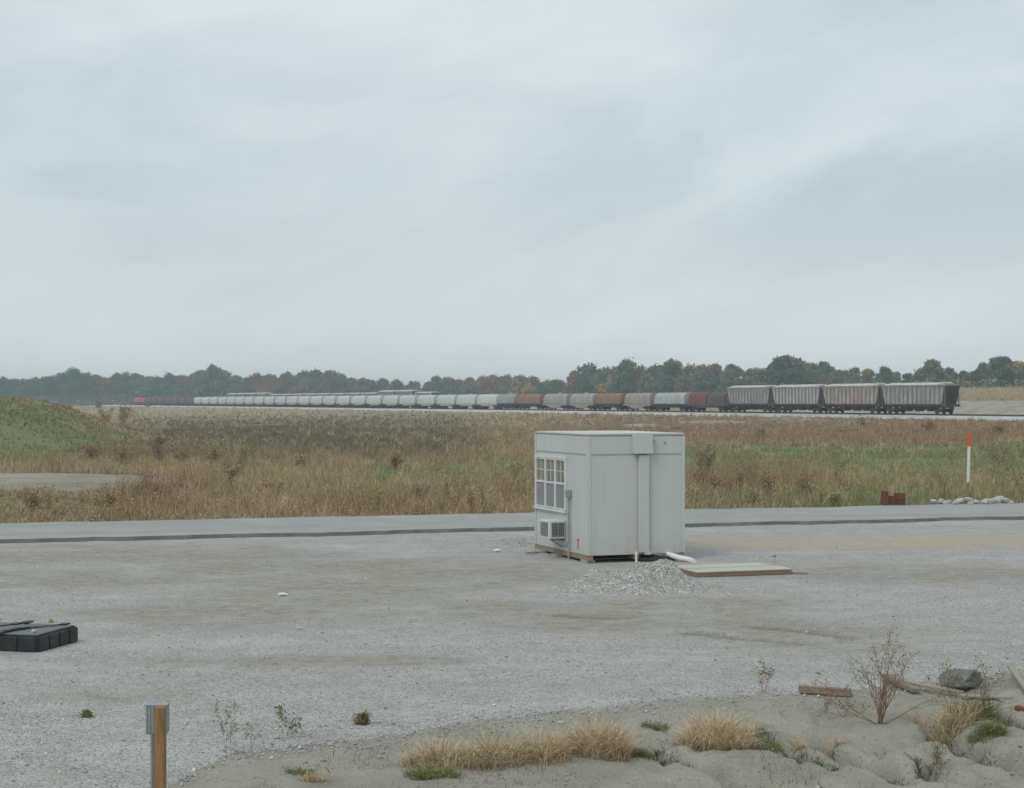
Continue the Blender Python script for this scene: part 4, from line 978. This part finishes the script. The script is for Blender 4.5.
for i, (px, py, h, c) in enumerate([(700, 486, .95, 1), (716, 492, .8, 1), (738, 489, .9, 1), (768, 493, .8, 1), (801, 492, .75, 1), (752, 501, .6, 1), (690, 497, .6, 0), (835, 500, .5, 4), (182, 466, 1.0, 1), (121, 465, 1.0, 1), (92, 460, .9, 1), (160, 452, .9, 1),
        (212, 466, 1.0, 1), (245, 460, .8, 4), (300, 470, .9, 1), (395, 470, .9, 1), (420, 500, .7, 1), (275, 498, .7, 0), (330, 505, .6, 1), (110, 508, .55, 4), (35, 510, .5, 1), (930, 436, 1.1, 1), (862, 432, 1.0, 4), (760, 440, 1.0, 4), (1000, 440, 1.0, 1)]):
    x, y, z = gz(px, py); s = y/60; cn = ['tan', 'russet', 'dark brown', '', 'olive'][c]
    wh = 'below the green mound' if px < 260 else ('left of the booth' if px < 535 else ('close behind the road right of the booth' if py > 480 else 'high in the field right of the booth'))
    plant('weed_clump', (x, y, z-.03), h*.82, 13, .7, M[VN[c]], M['stem'], 'rounded %s weed clump %s' % (cn, wh), 'weed', 700+i, 5, .045*s, .009*s, 1, 'rounded weed clumps in the field')

# ------------------------------------------------------------------ trees
def tree_meshes(seed, h, w, bare=False, low=.12):
    rnd = random.Random(seed); rr = np.random.RandomState(seed)
    segs = []; th = h*.42
    p = Vector((0, 0, -.5)); d = Vector((0, 0, 1)); r = h*.018+.05
    for k in range(6):
        q = p+d*(h*.5/6+.08); segs.append((p.copy(), q.copy(), r, r*.86)); r *= .86; p = q; d = (d+Vector((rnd.gauss(0, .06), rnd.gauss(0, .06), 0))).normalized()
        if k >= 2:
            for _ in range(2):
                a = rnd.uniform(0, 6.28); dd = Vector((math.cos(a), math.sin(a), rnd.uniform(.5, 1.2))).normalized(); pp = p.copy(); r2 = r*.55
                for j in range(4):
                    qq = pp+dd*(w*.11 if not bare else h*.1); segs.append((pp.copy(), qq.copy(), r2, r2*.75)); r2 *= .75; pp = qq
                    dd = (dd+Vector((rnd.gauss(0, .2), rnd.gauss(0, .2), .12))).normalized()
                    if bare:
                        for m_ in range(3):
                            d3 = (dd+Vector((rnd.gauss(0, .6), rnd.gauss(0, .6), rnd.uniform(0, .6)))).normalized(); p3 = pp+d3*h*.12
                            segs.append((pp.copy(), p3, r2*.5, r2*.2)); p4 = p3+(d3+Vector((rnd.gauss(0, .4), rnd.gauss(0, .4), .2))).normalized()*h*.08; segs.append((p3, p4, r2*.3, r2*.1))
    tv = twig_mesh(segs, 6)
    if bare: return tv, None
    lob = []
    nl = rnd.randint(11, 16)
    for k in range(nl):
        a = rnd.uniform(0, 6.28); t = rnd.random(); z = h*(low+.17+(.72-low)*t); pr = math.sin(math.pi*min(.93, .22+t*.74))
        rad = w*.5*pr*rnd.uniform(.35, .98); lob.append((rad*math.cos(a), rad*math.sin(a), z, w*rnd.uniform(.10, .24)))
    lob.append((rnd.gauss(0, w*.06), 0, h*.84, w*rnd.uniform(.11, .2))); lob.append((0, 0, h*.5, w*.3)); lob.append((rnd.gauss(0, .4), 0, h*.34, w*.3))
    Cs = []
    for x, y, z, r_ in lob:
        n = int(110+210*(r_/(w*.2))**2); dv = rr.normal(0, 1, (n, 3)); dv /= np.linalg.norm(dv, axis=1)[:, None]
        dv[:, 2] = np.where(dv[:, 2] < -.4, -dv[:, 2], dv[:, 2])
        rad = r_*(rr.uniform(.5, 1.12, n)+.25*np.maximum(0, rr.normal(0, .6, n))+.18*np.sin(dv[:, 0]*5+x)*np.cos(dv[:, 1]*4+z)); Cs.append(np.array([x, y, z])+dv*rad[:, None]*[1, 1, .85])
    C = np.concatenate(Cs); n = len(C)
    T = C[:, None]+rr.normal(0, 1, (n, 3, 3))*(.28+.008*h)*rr.uniform(.5, 1.3, (n, 1, 1)); return tv, (T.reshape(-1, 3), np.arange(3*n).reshape(-1, 3))
variants = []
for k in range(12): variants.append(tree_meshes(900+k, 15, rs.uniform(11, 15)))
small = [tree_meshes(950+k, 15, 17, low=-.08) for k in range(3)]
bare_v = [tree_meshes(970+k, 15, 10, True) for k in range(2)]
cache = {}
def tree(x, y, h, colr_, label, vi=None, kind='full', wide=1.0, group='trees of the distant treeline'):
    z = float(height(x, y)); src = variants if kind == 'full' else (small if kind == 'bush' else bare_v)
    vi = rs.randint(len(src)) if vi is None else vi % len(src); key = (kind, vi, colr_)
    root = empty('tree' if kind != 'bush' else 'bushy_tree', (x, y, z-.2), rs.uniform(0, 6.28)); s = h/15; root.scale = (s*wide, s*wide, s)
    tag(root, label, 'tree', group)
    if key not in cache:
        tv, cv = src[vi]; mt = M['bark'] if kind != 'bare' else M['bare_twig']
        if (kind, vi) not in cache: cache[(kind, vi)] = mesh_np('trunk', *tv, mt, root).data
        else: link('trunk', cache[(kind, vi)], root)
        if cv is not None: cache[key] = mesh_np('crown', *cv, M['leaf_'+colr_], root).data
        else: cache[key] = None
    else:
        link('trunk', cache[(kind, vi)], root)
        if cache[key]: link('crown', cache[key], root)
    return root
# distance of the treeline along picture columns, and its silhouette
def tl_dist(px): return float(np.interp(px, [-200, 0, 130, 300, 500, 620, 760, 900, 1024, 1250], [1000, 1000, 1010, 960, 860, 690, 600, 560, 540, 520]))
sil = [(-150, 376), (0, 376), (15, 377), (40, 379), (55, 373), (75, 371), (95, 374), (110, 377), (130, 371), (150, 373), (170, 374), (190, 373), (212, 365), (230, 374), (260, 374), (280, 375), (300, 370), (325, 369), (345, 374), (370, 378), (390, 375), (405, 379), (425, 381), (440, 376), (460, 379), (480, 374), (495, 376), (510, 376), (530, 377), (545, 379), (560, 378), (575, 370), (590, 364), (605, 365), (625, 360), (640, 370), (655, 364), (675, 360), (690, 363), (705, 366), (730, 361), (745, 368), (760, 371), (770, 364), (785, 356), (800, 362), (815, 358), (840, 369), (860, 367), (880, 367), (900, 370), (918, 371), (932, 359), (948, 368), (965, 371), (980, 364), (1000, 356), (1020, 360), (1060, 366), (1200, 366)]
sx_, sy_ = zip(*sil)
def region(px):
    if px < 132: return 'beyond the far end of the train'
    if px < 250: return 'above the farthest cars of the train'
    if px < 430: return 'behind the middle of the white coil cars'
    if px < 560: return 'behind the nearest white coil cars'
    if px < 725: return 'behind the rusty and grey coil cars'
    if px < 890: return 'behind the covered hopper cars'
    return 'behind the raised sandy bank'
cw = {'green': 'dark green', 'olive': 'olive green', 'rust': 'rust-red', 'yellow': 'yellow-orange', 'brown': 'brownish'}
def pick(px, row):
    if px < 250: p = [.66, .24, .04, .02, .04]
    elif px < 430: p = [.34, .22, .26, .04, .14]
    elif px < 570: p = [.36, .08, .30, .20, .06]
    elif px < 780: p = [.48, .28, .07, .02, .15]
    else: p = [.50, .34, .03, .02, .11]
    return rs.choice(['green', 'olive', 'rust', 'yellow', 'brown'], p=p)
special = {212: ('green', 'tallest round dark green tree of the left treeline, behind the far end of the train'), 785: ('green', 'tall dark green tree rising above the leftmost hopper cars'),
           625: ('green', 'tall dark green tree at the crest of the rise behind the rusty coil car'), 932: ('olive', 'tall olive tree above the last hopper car'),
           1000: ('green', 'broad tall dark green tree at the right edge of the treeline'), 105: ('rust', 'slim rust-coloured tree between dark green ones on the far left'),
           515: ('yellow', 'narrow yellow-orange tree behind the nearest white coil cars'), 487: ('rust', 'bright rust-orange tree behind the nearest white coil cars')}
for row in range(3):
    px = -60.0
    done = set()
    while px < 1100:
        d = tl_dist(px)+row*22-(0 if row else 8)+rs.uniform(-6, 6); pw = F/d
        top = float(np.interp(px, sx_, sy_)); x = (px-512)/F*d; zb = float(height(x, d))
        hmax = HC+(YH-top)*d/F-zb
        h = hmax*(rs.uniform(.90, 1.04) if row == 1 else (rs.uniform(.62, .88) if row == 0 else rs.uniform(.88, 1.0)))
        c = pick(px, row); tree(x, d, max(6, h), c, '%s tree in the distant wood %s' % (cw[c], region(px)), wide=rs.uniform(.6, 1.15))
        px += pw*rs.uniform(5.2, 8.6)*(1.0 if row < 2 else 1.3)*(.8 if px > 680 else 1)
for px, (c, lb) in special.items():
    d = tl_dist(px)-14; top = float(np.interp(px, sx_, sy_)); x = (px-512)/F*d; h = HC+(YH-top)*d/F-float(height(x, d))
    tree(x, d, h*(1.02 if px not in (105, 515, 487) else .95), c, lb, wide=.95 if px not in (105, 515, 487, 212) else .65, group=None)
for px, top, lb in ((828, 362, 'bare leafless tree above the treeline behind the hopper cars'),):
    d = tl_dist(px)-16; x = (px-512)/F*d; tree(x, d, HC+(YH-top+1)*d/F-float(height(x, d)), 'brown', lb, kind='bare', group=None)
# understory brush along the wood's foot: one mass nobody could count
n = 42000; px = np.where(rs.rand(n) < .45, rs.uniform(-90, 270, n), rs.uniform(-90, 1130, n)); d = np.array([tl_dist(p) for p in px])-18+rs.uniform(-5, 30, n); x = (px-512)/F*d
hh = (1.6+3.0*fbm(x/9, d/9, 200))*rs.rand(n)**.7*np.where(px < 260, 1.9, 1); C = np.stack([x, d, height(x, d)+hh], -1); V, Fc = soup(C, rs.uniform(.4, .9, n))
tag(mesh_np('undergrowth', V, Fc, M['leaf_olive']), 'low brown and green brush along the foot of the distant wood', 'undergrowth', kind='stuff')
# a few small far bushes between the mound and the train
for px, py, h, c in ((45, 407.5, 5, 'green'), (148, 406.8, 3.0, 'brown'), (60, 407, 4, 'olive'), (98, 407.5, 4, 'brown')):
    x, y = G(px, py, .85)
    if y < 950: tree(x, y, h*y/800, c, '%s low bush before the wood, near the red end of the train' % cw[c], kind='bush', group='low bushes in front of the wood')

# ------------------------------------------------------------------ haze
bm = bmesh.new(); box(bm, (0, 1300, 12.0), (6040, 3440, 29))
m = bpy.data.materials.new('haze_air'); m.use_nodes = True; nt = m.node_tree; nt.nodes.clear()
out = nt.nodes.new('ShaderNodeOutputMaterial'); pv = nt.nodes.new('ShaderNodeVolumePrincipled')
pv.inputs['Color'].default_value = (.78, .93, 1, 1); pv.inputs['Density'].default_value = .00045; pv.inputs['Anisotropy'].default_value = .2
nt.links.new(pv.outputs[0], out.inputs['Volume'])
tag(obj('haze', bm, m), 'thin pale blue haze over the whole field', 'haze', kind='stuff')

# ------------------------------------------------------------------ sky, sun, camera
SUN_EL, SUN_AZ = 48, 215      # azimuth clockwise from +y
w = bpy.data.worlds.new('World'); scene.world = w; w.use_nodes = True; nt = w.node_tree; nt.nodes.clear()
out = nt.nodes.new('ShaderNodeOutputWorld')
sky = nt.nodes.new('ShaderNodeTexSky'); sky.sky_type = 'NISHITA'; sky.sun_disc = False; sky.sun_elevation = R(SUN_EL); sky.sun_rotation = R(SUN_AZ)
sky.air_density = 1.5; sky.dust_density = 3
b1 = nt.nodes.new('ShaderNodeBackground'); b1.inputs[1].default_value = .07; nt.links.new(sky.outputs[0], b1.inputs[0])
tc = nt.nodes.new('ShaderNodeTexCoord'); sx = nt.nodes.new('ShaderNodeSeparateXYZ'); nt.links.new(tc.outputs['Generated'], sx.inputs[0])
mz = N(nt, 'ShaderNodeMath', operation='MAXIMUM'); nt.links.new(sx.outputs[2], mz.inputs[0]); mz.inputs[1].default_value = 0
rot = nt.nodes.new('ShaderNodeMapping'); rot.inputs['Rotation'].default_value = (0, R(13), 0); nt.links.new(tc.outputs['Generated'], rot.inputs[0])
def skn(sc, det, off, scale, dist=0.0, rough=.5):
    mp = nt.nodes.new('ShaderNodeMapping'); mp.inputs['Scale'].default_value = sc; mp.inputs['Location'].default_value = off
    nt.links.new(rot.outputs[0], mp.inputs[0]); n_ = nt.nodes.new('ShaderNodeTexNoise'); n_.inputs['Scale'].default_value = scale; n_.inputs['Detail'].default_value = det; n_.inputs['Roughness'].default_value = rough
    n_.inputs['Distortion'].default_value = dist; nt.links.new(mp.outputs[0], n_.inputs['Vector']); return n_.outputs['Fac']
c1 = skn((1, 1, 3.2), 6, (3.2, 1.7, .35), 2.1, .35); c2 = skn((1, 1, 2.4), 8, (7, 2, 0), 5.5, .5, .55); c3 = skn((1, 1, 2.6), 4, (1, 5, 2), 1.3, .2)
CA, CB = (.440, .522, .568), (.620, .685, .712)
cc = mix(nt, ramp(nt, c1, .36, .62), CA, CB); cc = mix(nt, ramp(nt, c2, .42, .68, 0, .55), cc, (.715, .785, .805))
cc = mix(nt, ramp(nt, c3, .45, .65, 0, .35), cc, (.455, .555, .615))
hz_ = ramp(nt, sx.outputs[2], 0, .10, 1, 0)
cc = mix(nt, ramp(nt, sx.outputs[2], .0, .13, .65, 0), cc, (.735, .748, .742))
b2 = nt.nodes.new('ShaderNodeBackground'); b2.inputs[1].default_value = 1.0; nt.links.new(cc, b2.inputs[0])
mxs = nt.nodes.new('ShaderNodeMixShader'); mxs.inputs[0].default_value = .93
nt.links.new(b1.outputs[0], mxs.inputs[1]); nt.links.new(b2.outputs[0], mxs.inputs[2]); nt.links.new(mxs.outputs[0], out.inputs[0])
sl = bpy.data.lights.new('sun', 'SUN'); sl.energy = 1.0; sl.angle = R(25); sl.color = (1, .97, .92)
so = bpy.data.objects.new('sun', sl); col.objects.link(so)
az = R(SUN_AZ); sd_ = Vector((math.sin(az)*math.cos(R(SUN_EL)), math.cos(az)*math.cos(R(SUN_EL)), math.sin(R(SUN_EL))))
so.rotation_euler = sd_.to_track_quat('Z', 'Y').to_euler()
cam = bpy.data.cameras.new('camera'); co = bpy.data.objects.new('camera', cam); col.objects.link(co)
cam.sensor_width = 36; cam.lens = 36*F/1024; cam.clip_end = 8000; cam.clip_start = .1; cam.shift_y = 7/1024
co.location = (0, 0, HC); co.rotation_euler = (R(90), 0, 0); scene.camera = co
scene.view_settings.view_transform = 'Standard'; scene.view_settings.look = 'None'; scene.view_settings.gamma = 1; scene.view_settings.exposure = .25
scene.cycles.volume_bounces = 0; scene.cycles.max_bounces = 6; scene.cycles.diffuse_bounces = 3
